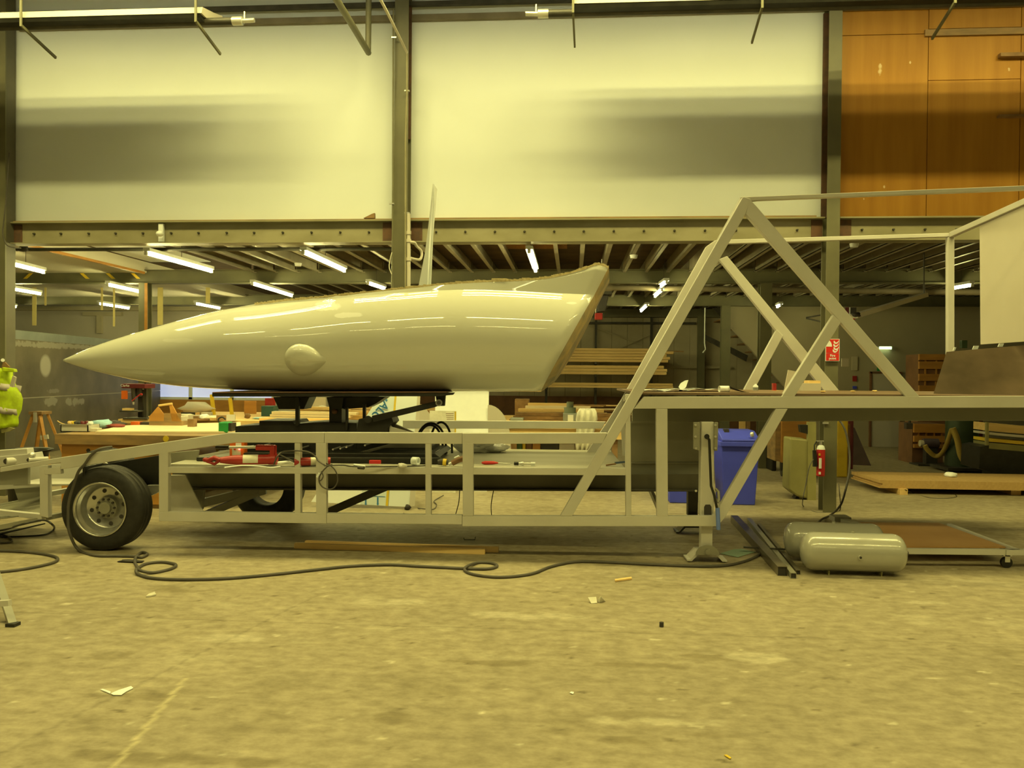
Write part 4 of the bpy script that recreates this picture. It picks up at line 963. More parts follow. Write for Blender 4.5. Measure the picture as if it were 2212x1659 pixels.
solid('red_box', boxpx(1675, 905, 1690, 933, Yk+.1, .2), T['maroon'], 'small maroon box on the wheeled cupboard', 'box')
# cables hanging by the column
hose('hanging_cable', [P(1800, 880, 9.6), P(1812, 905, 9.6), P(1826, 930, 9.55), P(1835, 975, 9.5), P(1834, 1020, 9.4), P(1826, 1060, 9.3), P(1815, 1092, 9.1), GZ(1795, 1112, .02), GZ(1775, 1122, .03), GZ(1762, 1136, .04)], .012, T['hose'], 'dark cable curving down from the neck beam to the rear tank', 'cable')
hose('extension_cable', [P(1757, 992, 9.6), P(1748, 1010, 9.55), P(1740, 1050, 9.5), P(1734, 1080, 9.4), GZ(1736, 1094), GZ(1760, 1106), GZ(1800, 1107), GZ(1815, 1100, .02), P(1814, 1070, 9.6), P(1812, 1045, 9.65)], .006, T['hose'], 'thin cable looped on the floor round the foot of the right column', 'cable')
# board stack
zb_ = .11
q0_, q1_, q2_, q3_ = GZ(1840, 1018, .19), GZ(2190, 1018, .19), GZ(2330, 1037, .19), GZ(1902, 1037, .19)
q1_ = V((GZ(2230, 1018, .19).x, q0_.y, .19)); q2_ = V((GZ(2400, 1045, .19).x, q3_.y, .19))
for k in range(5):
    z_ = .08+.022*k; dx = rnd.uniform(-.03, .03)
    solid('board_sheet', MB().prism([V((p.x+dx, p.y, z_)) for p in (q0_, q1_, q2_, q3_)], (0, 0, .0215)), T['chip'], ['bottom', 'second from bottom', 'middle', 'second from top', 'top'][k]+' chipboard sheet of the low stack on the floor at the right', 'board', 'chipboard sheets in the low stack')
for x0, x1 in ((1944, 1960), (2184, 2204)):
    qa = GZ(x0, 1069, 0); qb = GZ(x1, 1069, 0)
    solid('bearer_block', MB().span((qa.x, qa.y, 0), (qb.x, q0_.y-.1, .08)), T['timber'], ('left' if x0 < 2000 else 'right')+' wooden bearer under the chipboard stack', 'timber', 'bearers under the chipboard stack')
solid('crumpled_paper', MB().blob(GZ(2056, 1031, .19)+V((0, .05, .03)), (.17, .12, .07), 5, .35), T['paper'], 'crumpled white paper on top of the chipboard stack', 'litter')
hose('thin_wire', [GZ(1955, 1058, .08), GZ(1975, 1066), GZ(2005, 1075), GZ(2040, 1077), GZ(2065, 1074), GZ(2064, 1069)], .006, T['black'], 'thin black wire curled in front of the chipboard stack', 'cable')
hose('thin_wire', [GZ(870, 1110, .01), P(893, 1096, 10.3), GZ(905, 1098, .01), GZ(935, 1100, .01), GZ(943, 1090, .01), GZ(938, 1082, .01), GZ(958, 1070, .02)], .006, T['hose'], 'thin wire wandering over the floor behind the trailer posts', 'cable')
hose('thin_wire', [P(993, 1060, 8.6), P(991, 1085, 8.7), P(984, 1112, 8.8)], .005, T['black'], 'dark wire hanging below the deck left of the wide post', 'cable')
hose('thin_wire', [P(1066, 1060, 8.6), P(1061, 1090, 8.7), P(1062, 1115, 8.8)], .005, T['black'], 'dark wire hanging below the deck right of the wide post', 'cable')
# ladder foot, lower left
t = thing('step_ladder', 'metal step ladder leg and rung entering at the lower left edge', 'ladder', GZ(30, 1352))
A = GZ(28, 1352); obj('leg', MB().bar(A+V((0, 0, .0)), PT(-22, 1200, -1.5), .045, .03), T['paint_dark'], t); obj('rung', MB().bar(A+V((-.02, 0, .145)), A+V((-.4, .05, .10)), .03, .035), T['paint'], t)
obj('rubber_foot', MB().span(A+V((-.03, -.03, 0)), A+V((.03, .03, .02))), T['black'], t)
# ================================================================== WALL FITTINGS AND BACKGROUND
def pipe(name, pts, r, mt, label, cat='pipe'): return solid(name, MB().tube(pts, r, 8), mt, label, cat)
pipe('steel_pipe', [P(715, -20, 7.6), P(760, 53, 8.5), P(796, 114, 9.5)], .036, T['steelwork'], 'thick grey pipe slanting down to an elbow left of the middle column')
pipe('steel_pipe', [P(795, 113, 9.52), P(797, -40, 9.52)], .036, T['steelwork'], 'vertical grey pipe rising from the elbow left of the middle column')
pipe('conduit', [P(812, -20, 7.6), P(838, 30, 8.2), P(879, 113, 9.6)], .015, T['wallfar'], 'thin pale conduit slanting to the middle column')
pipe('conduit', [P(879, 113, 9.65), P(879, 200, 9.68), P(876, 300, 9.7), P(876, 620, 9.72)], .012, T['steelrust'], 'thin conduit running down the right edge of the middle column')
pipe('conduit', [P(850, 20, 9.75), P(849, 400, 9.75), P(847, 640, 9.75)], .012, T['steelwork'], 'thin conduit running down the left edge of the middle column')
for x, y in ((851, 81), (879, 196), (846, 440), (879, 460)):
    q = P(x, y, 9.74); solid('pipe_clip', MB().span(q-V((.03, .01, .008)), q+V((.03, .02, .008))), T['zinc'], 'small pipe clip on the middle column at '+{81: 'the top left', 196: 'the right upper part', 440: 'the left above the beam', 460: 'the right above the beam'}[y], 'clip')
t = thing('waste_pipe', 'grey plastic waste pipe with a branch beside the middle column', 'pipe', P(882, 620, 9.7))
obj('down_pipe', MB().tube([P(883, 462, 9.72), P(883, 640, 9.72)], .022, 10), T['wallfar'], t)
for y in (503, 520, 560): q = P(883, y, 9.72); obj('joint_collar', MB().cyl(q-V((0, 0, .02)), q+V((0, 0, .02)), .03, n=10), T['wallfar'], t)
obj('branch_pipe', MB().tube(spline([P(884, 523, 9.72), P(895, 524, 9.72), P(900, 532, 9.8), P(909, 541, 9.9), P(911, 552, 9.9), P(905, 561, 9.85), P(884, 557, 9.75)], 5), .017, 8), T['wallfar'], t)
q = P(347, 500, YW-.02)
t = thing('motion_detector', 'white round sensor on a bracket fixed to the left beam', 'sensor', P(347, 505, YW-.05))
obj('bracket', boxpx(342, 483, 352, 522, YW+.02, .04), T['white'], t); obj('sensor_head', MB().blob(P(345, 505, YW-.06), (.09, .1, .075), 1, .02, 14, 8), T['white'], t)
solid('wood_wedge', MB().prism([P(x, y, YW+.03) for x, y in ((785, 471), (803, 462), (809, 460), (809, 471))], (0, .05, 0)), T['timber_end'], 'small wooden wedge lying on the beam ledge left of the middle column', 'timber')
hose('loose_cable', [P(20, 330, 9.74), P(14, 420, 9.74), P(8, 480, 9.74), P(6, 505, 9.74), P(14, 528, 9.74), P(30, 535, 9.75), P(45, 536, 9.85)], .008, T['hose'], 'loose cable bowing down the left column past the beam', 'cable')
hose('hanging_rope', [P(847, 545, 9.74), P(843, 560, 9.74), P(841, 578, 9.74), P(846, 592, 9.74)], .006, T['cloth'], 'short rope loop tied to the middle column under the beam', 'rope')
t = thing('service_pipe', 'dark horizontal pipe run just below the beam in the left bay', 'pipe', P(400, 540, 10.6))
obj('pipe_run', MB().cyl(P(36, 539, 10.6), P(846, 538, 10.6), .025), T['darksteel'], t); obj('valve_cluster', MB().blob(P(50, 537, 10.55), (.16, .1, .09), 8, .3), T['dark'], t)
# smoke detectors
for x, y, lab in ((644, 575, 'pale smoke detector on the joists left of the middle column'), (1369, 558, 'pale smoke detector on the joists right of the fuselage tail'), (1845, 534, 'small pale fitting on the joists right of the right column')):
    q = GZ(x, y, zj-.05); solid('smoke_detector', MB().cyl(q, q+V((0, 0, .05)), .05, .062, 16), T['white'], lab, 'detector')
# long brown pipe and hoist in the right bays
t = thing('sprinkler_pipe', 'long brown pipe running across the right bays under the mezzanine', 'pipe', P(1700, 625, 15.2))
obj('pipe_run', MB().cyl(P(1305, 621, 15.2), P(2300, 634, 15.2), .055), T['brownrail'], t); obj('pipe_end', MB().cyl(P(1300, 621, 15.2), P(1322, 621, 15.2), .085), T['brownrail'], t)
t = thing('chain_hoist', 'dark hoist body hanging behind the fuselage tail with a red box below', 'hoist', P(1298, 680, 12.5))
obj('hoist_body', MB().prism([P(x, y, 12.5) for x, y in ((1293, 632), (1316, 634), (1308, 672), (1290, 674))], (0, .2, 0)), T['dark'], t, bevel=.01)
obj('red_housing', boxpx(1285, 676, 1302, 690, 12.5, .15), T['red'], t, bevel=.01)
obj('top_plate', boxpx(1288, 629, 1322, 636, 12.45, .25), T['darksteel'], t)
obj('chain', MB().tube([P(1287, 675, 12.6), P(1290, 625, 12.6)], .008).tube([P(1300, 632, 12.6), P(1300, 560, 12.6)], .008), T['zinc'], t)
def hz(x, y, Y): return P(x, y, Y)
t = thing('extraction_arm', 'long grey slanting arm hanging under the mezzanine at the right', 'duct', P(1920, 660, 11.5))
obj('arm', MB().bar(P(1845, 683, 11.2), P(1998, 637, 12.4), .10, .06), T['wallfar'], t); obj('joint', MB().blob(P(1850, 680, 11.2), (.12, .12, .07), 2, .2), T['dark'], t)
obj('hanger_rod', MB().cyl(P(1996, 640, 12.4), P(1996, 545, 12.4), .01), T['darksteel'], t)
solid('wall_bracket', MB().tube([P(1742, 686, 14.0), P(1788, 678, 13.6)], .012).tube([P(1742, 688, 14.), P(1788, 698, 13.6)], .012), T['darksteel'], 'thin forked bracket left of the right column', 'bracket')
fl_ = thing('small_flag', 'small red white and dark flag hanging behind the right truss leg', 'flag', P(1834, 672, 15))
obj('flag_cloth', boxpx(1826, 664, 1834, 680, 15, .02), T['maroon'], fl_); obj('flag_stripe', boxpx(1834, 664, 1837, 680, 15, .02), T['white'], fl_); obj('flag_cloth', boxpx(1837, 664, 1850, 680, 15, .02), T['dark'], fl_)
solid('red_tag', boxpx(1841, 682, 1847, 690, 15, .02), T['redbright'], 'tiny red tag below the small flag', 'tag')
# fire point sign
Ys = YW-.11
a, b_ = P(1783, 780, Ys), P(1814, 732, Ys)
t = thing('fire_point_sign', 'red Fire point sign with white flames fixed on the right column', 'sign', ((a.x+b_.x)/2, Ys, a.z))
sw, sh = b_.x-a.x, b_.z-a.z
obj('white_border', MB().span((a.x, Ys, a.z), (b_.x, Ys+.006, b_.z)), T['white'], t)
rd = mat('sign red', (.70, .03, .02), (.66, .028, .02), .4)
k = sw*.035; mid = a.z+sh*.36
obj('red_field', MB().span((a.x+k, Ys-.002, a.z+k), (b_.x-k, Ys, mid-k*.3)), rd, t); obj('red_field', MB().span((a.x+k, Ys-.002, mid+k*.4), (b_.x-k, Ys, b_.z-k)), rd, t)
S = lambda u, v: V((a.x+sw*u, Ys-.003, a.z+sh*v))
obj('white_quadrant', MB().prism([S(.03, .65)]+[S(.03+.42*math.sin(t_)*1.0, .65+.33*math.cos(t_)) for t_ in [i*math.pi/2/8 for i in range(9)]], (0, .001, 0)), T['white'], t)
for i, (u, v) in enumerate(((.62, .84), (.60, .70), (.62, .56), (.56, .45))):
    pf = [S(u-.05, v-.02), S(u+.06, v-.07), S(u+.18, v-.06), S(u+.30, v+.02), S(u+.32, v+.10), S(u+.22, v+.02), S(u+.10, v-.01), S(u-.02, v+.08), S(u-.06, v+.05)]
    obj('flame', MB().prism(pf, (0, .001, 0)), T['white'], t)
text('Fire', sh*.15, T['white'], t, S(.5, .245), bold=True); text('point', sh*.15, T['white'], t, S(.5, .12), bold=True)
# exit sign
Yx = YR-.12
t = thing('exit_sign', 'small lit emergency exit sign on the far right wall', 'sign', P(1913, 755, Yx)); a, b_ = P(1898, 755, Yx), P(1928, 748, Yx)
obj('lit_panel', MB().span((a.x+.02, Yx, a.z+.01), (b_.x-.02, Yx+.06, b_.z-.01)), T['exit'], t)
obj('case', MB().span((a.x, Yx+.01, a.z), (a.x+.02, Yx+.08, b_.z)).span((b_.x-.02, Yx+.01, a.z), (b_.x, Yx+.08, b_.z)).span((a.x, Yx+.01, b_.z-.01), (b_.x, Yx+.12, b_.z)), T['white'], t)
solid('door_sign', boxpx(1895, 792, 1903, 801, YR-.03, .02), T['green'], 'tiny green sign above the far door', 'sign')
def bx(name, x0, y0, x1, y1, Y, d, mt, label, cat, grp=None, z=None, bev=.005):
    return solid(name, boxpx(x0, y0, x1, y1, Y, d, z=z), mt, label, cat, grp, bevel=bev)
bx('notice_board', 1818, 774, 1834, 792, 13.5, .03, T['wallfar'], 'small pale notice board right of the Fire point sign', 'board')
bx('brown_cabinet', 1816, 793, 1838, 905, 13.5, .3, T['brown'], 'tall brown cabinet beside the right column', 'cabinet', z=0.)
bx('pinned_papers', 1840, 770, 1853, 800, YR-.03, .02, T['clad'], 'pale paper sheet on the far wall above the red notice', 'paper')
bx('pinned_papers', 1842, 812, 1851, 824, YR-.03, .02, T['red'], 'small red notice on the far wall', 'paper')
bx('pinned_papers', 1842, 834, 1851, 840, YR-.03, .02, T['blue'], 'small blue notice on the far wall', 'paper')
# stairs
for i in range(9):
    x = 1553+i*17.5; y = 690+i*17
    struct('stair_tread', MB().span(P(x, y, Y4-1.2), P(x+26, y+3, Y4-1.2)+V((0, .8, 0))), T['timber_end'])
struct('stair_stringer', MB().prism([P(x, y, Y4-1.25) for x, y in ((1522, 722), (1522, 733), (1612, 781), (1616, 768))], (0, .05, 0)), T['darksteel'])
struct('stair_stringer', MB().prism([P(x, y, Y4-1.25) for x, y in ((1540, 665), (1700, 845), (1715, 845), (1555, 665))], (0, .05, 0)), T['darksteel'])
bx('leaning_plank', 1598, 770, 1612, 850, 18.0, .04, T['timber'], 'orange plank leaning at the foot of the stairs, left one', 'timber', z=0.)
bx('leaning_plank', 1613, 772, 1622, 850, 18.0, .04, T['timber_end'], 'darker plank leaning at the foot of the stairs, right one', 'timber', z=0.)
solid('hanging_cable_far', MB().tube([P(1523, 665, 17), P(1522, 740, 17), P(1524, 755, 17), P(1518, 762, 17)], .012), T['cream'], 'pale cable hanging in front of the stairs', 'cable')
# ---- cladding wall framing and timber rack
for x in (1287, 1407): struct('trim_12', boxpx(x-2.5, 676, x+2.5, 870, Y4+.05, .1), T['darksteel'])
struct('trim_12', MB().span(P(1000, 699, Y4+.02), P(1504, 696, Y4+.02)+V((0, .1, 0))), T['darksteel'])
struct('trim_12', MB().span(P(1430, 795, Y4+.02), P(1580, 791, Y4+.02)+V((0, .1, 0))), T['clad'])
struct('trim_13', MB().bar(P(1265, 700, Y4+.12), P(1400, 750, Y4+.12), .05, .02).bar(P(1340, 752, Y4+.12), P(1430, 712, Y4+.12), .05, .02), T['clad'])
Yk2 = 21.3
tr_ = thing('timber_rack', 'dark steel rack with arms holding pine planks at the far wall', 'rack', P(1347, 850, Yk2+.6))
for x in (1180, 1287, 1407): obj('upright', boxpx(x-2.5, 740, x+2.5, 885, Yk2+.55, .08, z=0.), T['darksteel'], tr_)
def stackp(y0, y1, n, x0, xr, label, m2=1):
    z0, z1 = P(1300, y1, Yk2).z, P(1300, y0, Yk2).z; h = (z1-z0)/n
    for x in (1180, 1287, 1407): obj('arm', MB().span((P(x-2.5, 800, Yk2).x, Yk2-.02, z0-.06), (P(x+2.5, 800, Yk2).x, Yk2+.6, z0)), T['darksteel'], tr_)
    for i in range(n):
        xx = xr[i]; solid('pine_plank', MB().span((P(x0+rnd.uniform(-6, 6), 790, Yk2).x, Yk2+rnd.uniform(0, .01), z0+i*h+.004), (P(xx, 790, Yk2).x, Yk2+.5, z0+(i+1)*h-.004)), T['timber'], label % (['lowest', 'second', 'third', 'fourth', 'fifth'][i]), 'timber', 'pine planks on the far rack')
stackp(752, 782, 5, 1150, [1443, 1447, 1440, 1455, 1436], '%s plank from below in the top stack of the far timber rack')
stackp(789, 809, 3, 1140, [1440, 1441, 1434], '%s plank from below in the middle stack of the far timber rack')
stackp(827, 838, 2, 1120, [1455, 1454], '%s plank from below in the bottom stack of the far timber rack')
solid('thin_batten', MB().span(P(1400, 760, Yk2+.1), P(1477, 758, Yk2+.1)+V((0, .05, 0))), T['timber_end'], 'thin batten sticking out to the right of the top plank stack', 'timber')
# ---- wooden shelving stack on the right
for Yq, (x0, x1), lst, nm in ((17.2, (1986, 2080), [(765, 778), (781, 797), (808, 823), (833, 850)], 'upper'), (15.6, (1975, 2042), [(916, 935), (942, 955), (960, 968)], 'lower')):
    zt = P(2000, lst[0][0], Yq).z
    t = thing('drawer_unit', 'ochre wooden shelf unit with dark slots, %s one at the right' % nm, 'shelving', (P((x0+x1)/2, 850, Yq).x, Yq+.3, 0))
    zb0 = 0. if nm == 'lower' else 0.
    A = P(x0, lst[-1][1], Yq); 
    obj('carcass', MB().span((P(x0, 850, Yq).x, Yq+.06, 0), (P(x1, 850, Yq).x, Yq+.7, zt)), T['brown'], t)
    for y0, y1 in lst: obj('drawer_front', boxpx(x0, y0, x1, y1, Yq, .06), T['bench'], t)
    for k in range(4): obj('divider', boxpx(x0+(x1-x0)*(k+.5)/4, lst[0][0], x0+(x1-x0)*(k+.5)/4+3, lst[-1][1], Yq+.03, .03), T['bench'], t)
# dust extractor with hoses
Yd = 14.3
t = thing('dust_extractor', 'dark green dust extractor with drum and yellow hoses under the trailer neck', 'extractor', (P(2095, 1000, Yd).x, Yd+.3, 0))
q = P(2098, 1000, Yd); obj('drum', MB().cyl((q.x, Yd+.35, .08), (q.x, Yd+.35, .95), .26, n=24), mat('dark green enamel', (.04, .07, .03), (.03, .05, .025), .4), t)
q = P(2122, 1000, Yd); obj('drum', MB().cyl((q.x, Yd+.45, .08), (q.x, Yd+.45, .95), .2, n=24), mat('dark brick enamel', (.14, .035, .02), (.10, .03, .02), .5), t)
obj('head', MB().span((P(2050, 912, Yd).x, Yd+.1, .95), (P(2135, 912, Yd).x, Yd+.6, 1.15)), T['dark'], t)
obj('base_frame', MB().span((P(2042, 1005, Yd).x, Yd-.1, .03), (P(2135, 1005, Yd).x, Yd+.6, .08)), T['darksteel'], t)
obj('extraction_hose', MB().tube(spline([P(2058, 925, Yd-.1), P(2068, 950, Yd-.12), P(2076, 985, Yd-.15), P(2090, 1000, Yd-.2), P(2120, 1004, Yd-.2)], 8), .05, 10), T['hoseyel'], t)
obj('extraction_hose', MB().tube(spline([P(2056, 928, Yd), P(2046, 958, Yd+.2), P(2034, 980, Yd+.4), P(2020, 985, Yd+.5), P(2004, 972, Yd+.5), P(1998, 962, Yd+.5)], 8), .04, 10), T['hoseyel'], t)
t = thing('electric_motor', 'violet grey electric motor on a low stand beside the extractor hose', 'motor', (P(2012, 975, 15.4).x, 15.4, 0))
q = P(2011, 958, 15.4); obj('motor_body', MB().cyl(q-V((.14, 0, 0)), q+V((.12, 0, 0)), .09, n=18), T['purple'], t); obj('motor_cap', MB().cyl(q-V((.2, 0, 0)), q-V((.14, 0, 0)), .06, n=14), T['clad'], t)
obj('stand', MB().span((q.x-.1, 15.35, 0), (q.x+.1, 15.5, q.z-.08)).span((q.x-.3, 15.2, 0), (q.x+.4, 15.6, .03)), T['darksteel'], t)
bx('bobbin', 1958, 914, 1972, 927, 13.2, .1, T['dark'], 'dark bobbin shaped clamp below the neck beam', 'clamp')
for nm_, x in (('clamp_screw', 1965),): solid(nm_, MB().cyl(P(x, 914, 13.25), GZ(x, 914, 0).lerp(P(x, 914, 13.25), 1)+V((0, 0, .12)), .02), T['dark'], 'short screw above the dark clamp', 'clamp')
# timber trolley on the right
Yt = 13.0
t = thing('steel_rack_trolley', 'yellow green framed rack holding boards at the right edge', 'rack', (P(2200, 1000, Yt).x, Yt, 0))
obj('post', boxpx(2131, 912, 2136, 962, Yt-.05, .05), T['olive'], t)
for (ya, yb), mt_, off in (((913, 930), T['timber'], .1), ((933, 938), T['wallfar'], -.02), ((946, 953), T['yellow'], .0), ((955, 968), T['olive'], -.01)):
    A, B = P(2137, ya+1, Yt+off), P(2420, ya+26, Yt+off); h = (P(2137, ya, Yt).z-P(2137, yb, Yt).z)
    obj('board', MB().prism([A, B, B-V((0, 0, h)), A-V((0, 0, h))], (0, .5, 0)), mt_, t)
obj('dark_casing', MB().prism([P(x, y, Yt) for x, y in ((2118, 965), (2135, 962), (2400, 1000), (2400, 1060), (2150, 1022), (2115, 1012))], (0, .6, 0)), T['black'], t)
A = P(2150, 1020, Yt); obj('casing_foot', MB().span((P(2160, 1000, Yt).x, Yt+.1, 0), (P(2380, 1000, Yt).x, Yt+.55, .35)), T['black'], t)
bx('green_clamp', 2078, 735, 2090, 752, 12.5, .08, mat('dark green paint', (.03, .07, .03)), 'dark green clamp head showing above the sooty sheet', 'clamp')
# ================================================================== LEFT SIDE
# blotchy partition of steel sheets
pa = P(28, 712, 13.9); zt1 = pa.z; pb = P(300, 752, 19.6)
def onpart(px, py): # vertical plane through pa.xy, pb.xy
    n = V((pb.x-pa.x, pb.y-pa.y, 0)).cross(V((0, 0, 1))); d = ray(px, py); return CAM+d*((pa-CAM).dot(n)/d.dot(n))
p0, p1 = onpart(-30, 760), onpart(345, 760)
zs = lambda px, py: onpart(px, py).z
z_top, z_str, z_mid = zs(28, 712), zs(28, 732), zs(60, 858)
t = thing('sheet_partition', 'partition of blotchy dark steel sheets with a blue grey top strip', 'partition', ((p0.x+p1.x)/2, (p0.y+p1.y)/2, 0))
def vpl(name, z0, z1, mt, off=0., a=p0, b=p1):
    nrm = V((-(p1-p0).y, (p1-p0).x, 0)).normalized(); nrm = -nrm if nrm.y > 0 else nrm
    return obj(name, MB().prism([V((a.x, a.y, z0))+nrm*off, V((b.x, b.y, z0))+nrm*off, V((b.x, b.y, z1))+nrm*off, V((a.x, a.y, z1))+nrm*off], -nrm*.02), mt, t)
vpl('upper_sheet', z_mid, z_str, T['partition']); vpl('lower_sheet', 0, z_mid-.02, T['partition']); vpl('top_strip', z_str, z_top, T['strip'], .03); vpl('joint_rail', z_mid-.02, z_mid, T['wallfar'], .012)
for px in (128, 226): q = onpart(px, 800); q2 = onpart(px+1.2, 800); vpl('seam', z_mid, z_str, T['wallfar'], .006, q, q2)
for px in (124, 219): q = onpart(px, 880); q2 = onpart(px+9, 880); vpl('pale_strip', 0, z_mid-.02, T['clad'], .006, q, q2)
for px in (72, 201): q = onpart(px-1.5, 720); q2 = onpart(px+1.5, 720); vpl('hook', z_str+.06, z_top-.05, T['blue'], .04, q, q2)
def spots2(N, L, x, y, z, co):
    o = ORG['sheet_partition']; nz = noisef(N, L, co, 9, 3); out = None
    for px, py, rx, rz, s_ in ((88, 790, .040, .235, .9), (160, 748, .5, .05, .5), (62, 745, .3, .05, .5), (100, 868, .05, .09, .5), (140, 868, .03, .09, .5), (153, 868, .03, .09, .5), (166, 868, .03, .08, .5), (105, 845, .05, .05, .3)):
        g = onpart(px, py)-o; e = mathn(N, L, 'MULTIPLY', ell(N, L, x, z, g.x, g.z, rx*.8, rz, None if px == 88 else nz, .5), s_); out = e if out is None else mathn(N, L, 'MAXIMUM', out, e)
    return out
overlay(T['partition'], (.50, .48, .42), spots2)
# hi-vis jacket
Yj = 9.55
t = thing('hi_vis_jacket', 'fluorescent yellow high visibility jacket with grey bands hung on the left column', 'jacket', P(20, 925, Yj))
def jpoly(name, pts, mt, off, dep): return obj(name, MB().prism([P(x, y, Yj+off) for x, y in pts], (0, dep, 0)), mt, t)
T_ = MB(); W_ = [(795, -5, 18), (803, -12, 30), (815, -22, 28), (835, -30, 36), (850, -34, 48), (862, -36, 50), (885, -36, 46), (905, -36, 42), (918, -38, 40), (926, -38, 36)]
vs = []; fs = []; NN = 14
for y, xa_, xb_ in W_:
    for k in range(NN+1):
        u = k/NN; x = xa_+(xb_-xa_)*u; dd = .13*math.sin(math.pi*u)**.6+.02*math.sin(u*19+y*.12)
        vs.append(P(x, y+(4*math.sin(u*5) if y > 900 else 0), Yj+.16)-V((0, dd, 0)))
for j in range(len(W_)-1):
    for k in range(NN): fs.append((j*(NN+1)+k, j*(NN+1)+k+1, (j+1)*(NN+1)+k+1, (j+1)*(NN+1)+k))
o = obj('jacket_shell', MB().add(vs, fs, True), T['hivis'], t); s_ = o.modifiers.new('thickness', 'SOLIDIFY'); s_.thickness = .012
def band(y0, y1, j0, x_a, x_b, name='reflective_band'):
    vv = []
    for y in (y0, y1):
        for k in range(NN+1):
            u = k/NN; x = x_a+(x_b-x_a)*u; xs0 = lerp([(a, b) for a, b, c in W_], y); xs1 = lerp([(a, c) for a, b, c in W_], y); uu = min(1, max(0, (x-xs0)/(xs1-xs0)))
            dd = .13*math.sin(math.pi*uu)**.6+.02*math.sin(uu*19+y*.12); vv.append(P(x, y+(x-10)*.22, Yj+.16)-V((0, dd+.012, 0)))
    ff = [(k, k+1, NN+2+k, NN+1+k) for k in range(NN)]
    q = obj(name, MB().add(vv, ff, True), T['reflect'], t); m_ = q.modifiers.new('thickness', 'SOLIDIFY'); m_.thickness = .004
band(826, 840, 0, -30, 46); band(877, 890, 0, -34, 42)
obj('reflective_band', MB().prism([P(x, y, Yj+.0) for x, y in ((27, 812), (33, 815), (28, 836), (21, 834))], (0, .03, 0)), T['reflect'], t)
obj('collar', MB().prism([P(x, y, Yj+.02) for x, y in ((4, 793), (30, 797), (32, 804), (4, 803))], (0, .06, 0)), T['hivis'], t, bevel=.01)
obj('inner_lining', MB().prism([P(x, y, Yj+.08) for x, y in ((2, 918), (30, 926), (20, 932), (3, 935))], (0, .03, 0)), T['olive'], t)
obj('hanging_loop', MB().prism([P(x, y, Yj+.05) for x, y in ((6, 782), (10, 782), (20, 792), (12, 797), (3, 796))], (0, .02, 0)), T['timber_end'], t)
solid('coat_peg', MB().cyl(P(6, 778, Yj+.23), P(6, 778, Yj+.05), .022, n=12), T['white'], 'pale peg above the yellow jacket on the left column', 'peg')
# tub
Yt2 = 9.35; zt2 = P(60, 972, Yt2).z
t = thing('rubber_tub', 'large black tub with flared rim behind the trailer tail', 'tub', (P(58, 970, Yt2).x, Yt2, 0)); c = V((P(58, 970, Yt2).x, Yt2, 0))
obj('tub_body', MB().lathe([(0, .01), (.19, .01), (.235, zt2-.03), (.29, zt2), (.285, zt2+.01), (.225, zt2), (.18, .2), (0, .2)], c, (0, 0, 1), 36), T['black'], t)
# A frame stand
Ya = 10.9
t = thing('wooden_trestle', 'wooden folding trestle with splayed legs behind the black tub', 'trestle', (P(88, 960, Ya).x, Ya, 0))
zt3 = P(85, 890, Ya).z
top = P(85, 892, Ya)
for dx, dy in ((-.36, -.12), (.30, -.15), (-.28, .25), (.38, .22)):
    obj('leg', MB().bar((top.x+dx*.15, Ya+dy*.4, zt3-.02), (top.x+dx, Ya+dy, .01), .045, .03), T['bench'], t)
obj('top_block', MB().span((P(72, 890, Ya).x, Ya-.1, zt3-.03), (P(100, 890, Ya).x, Ya+.12, zt3+.01)), T['timber_end'], t)
obj('cross_tie', MB().bar((P(98, 945, Ya).x, Ya-.1, P(98, 945, Ya).z), (P(114, 942, Ya).x, Ya-.1, P(114, 942, Ya).z), .02, .06), T['wallfar'], t)
obj('bracket', MB().span((P(85, 898, Ya).x, Ya-.13, zt3-.14), (P(90, 898, Ya).x, Ya-.1, zt3-.0)), T['zinc'], t)
# grey welded part on the tail
t = thing('welded_bracket_frame', 'grey welded box part with pipe stubs resting on the trailer tail', 'steel part', PT(30, 1000, .4))
obj('box_beam', MB().prism([PT(x, y, .35) for x, y in ((-80, 978), (58, 969), (60, 984), (-80, 998))], EY*.1), T['paint'], t, bevel=.004)
obj('base_plate', MB().prism([PT(x, y, .33) for x, y in ((-80, 993), (58, 981), (70, 978), (76, 998), (-80, 1020))], EY*.15), T['paint'], t, bevel=.004)
for x, y, r in ((18, 996, .034), (66, 993, .022)): q = PT(x, y, .32); p_ = obj('pipe_stub', MB().cyl(q+V((.10, .1, .0)), q-V((0, .03, 0)), r, n=18), T['paint'], t); obj('bore', MB().cyl(q-V((0, .031, 0)), q-V((0, .033, 0)), r*.75, n=16), T['dark'], p_)
obj('elbow', MB().blob(PT(70, 983, .33), (.07, .07, .05), 2), T['zinc'], t)
q = PT(-20, 1010, .4); obj('support_leg', MB().prism([PT(x, y, .45) for x, y in ((-60, 1012), (60, 1003), (60, 1046), (-60, 1050))], EY*.04), T['paint_dark'], t)
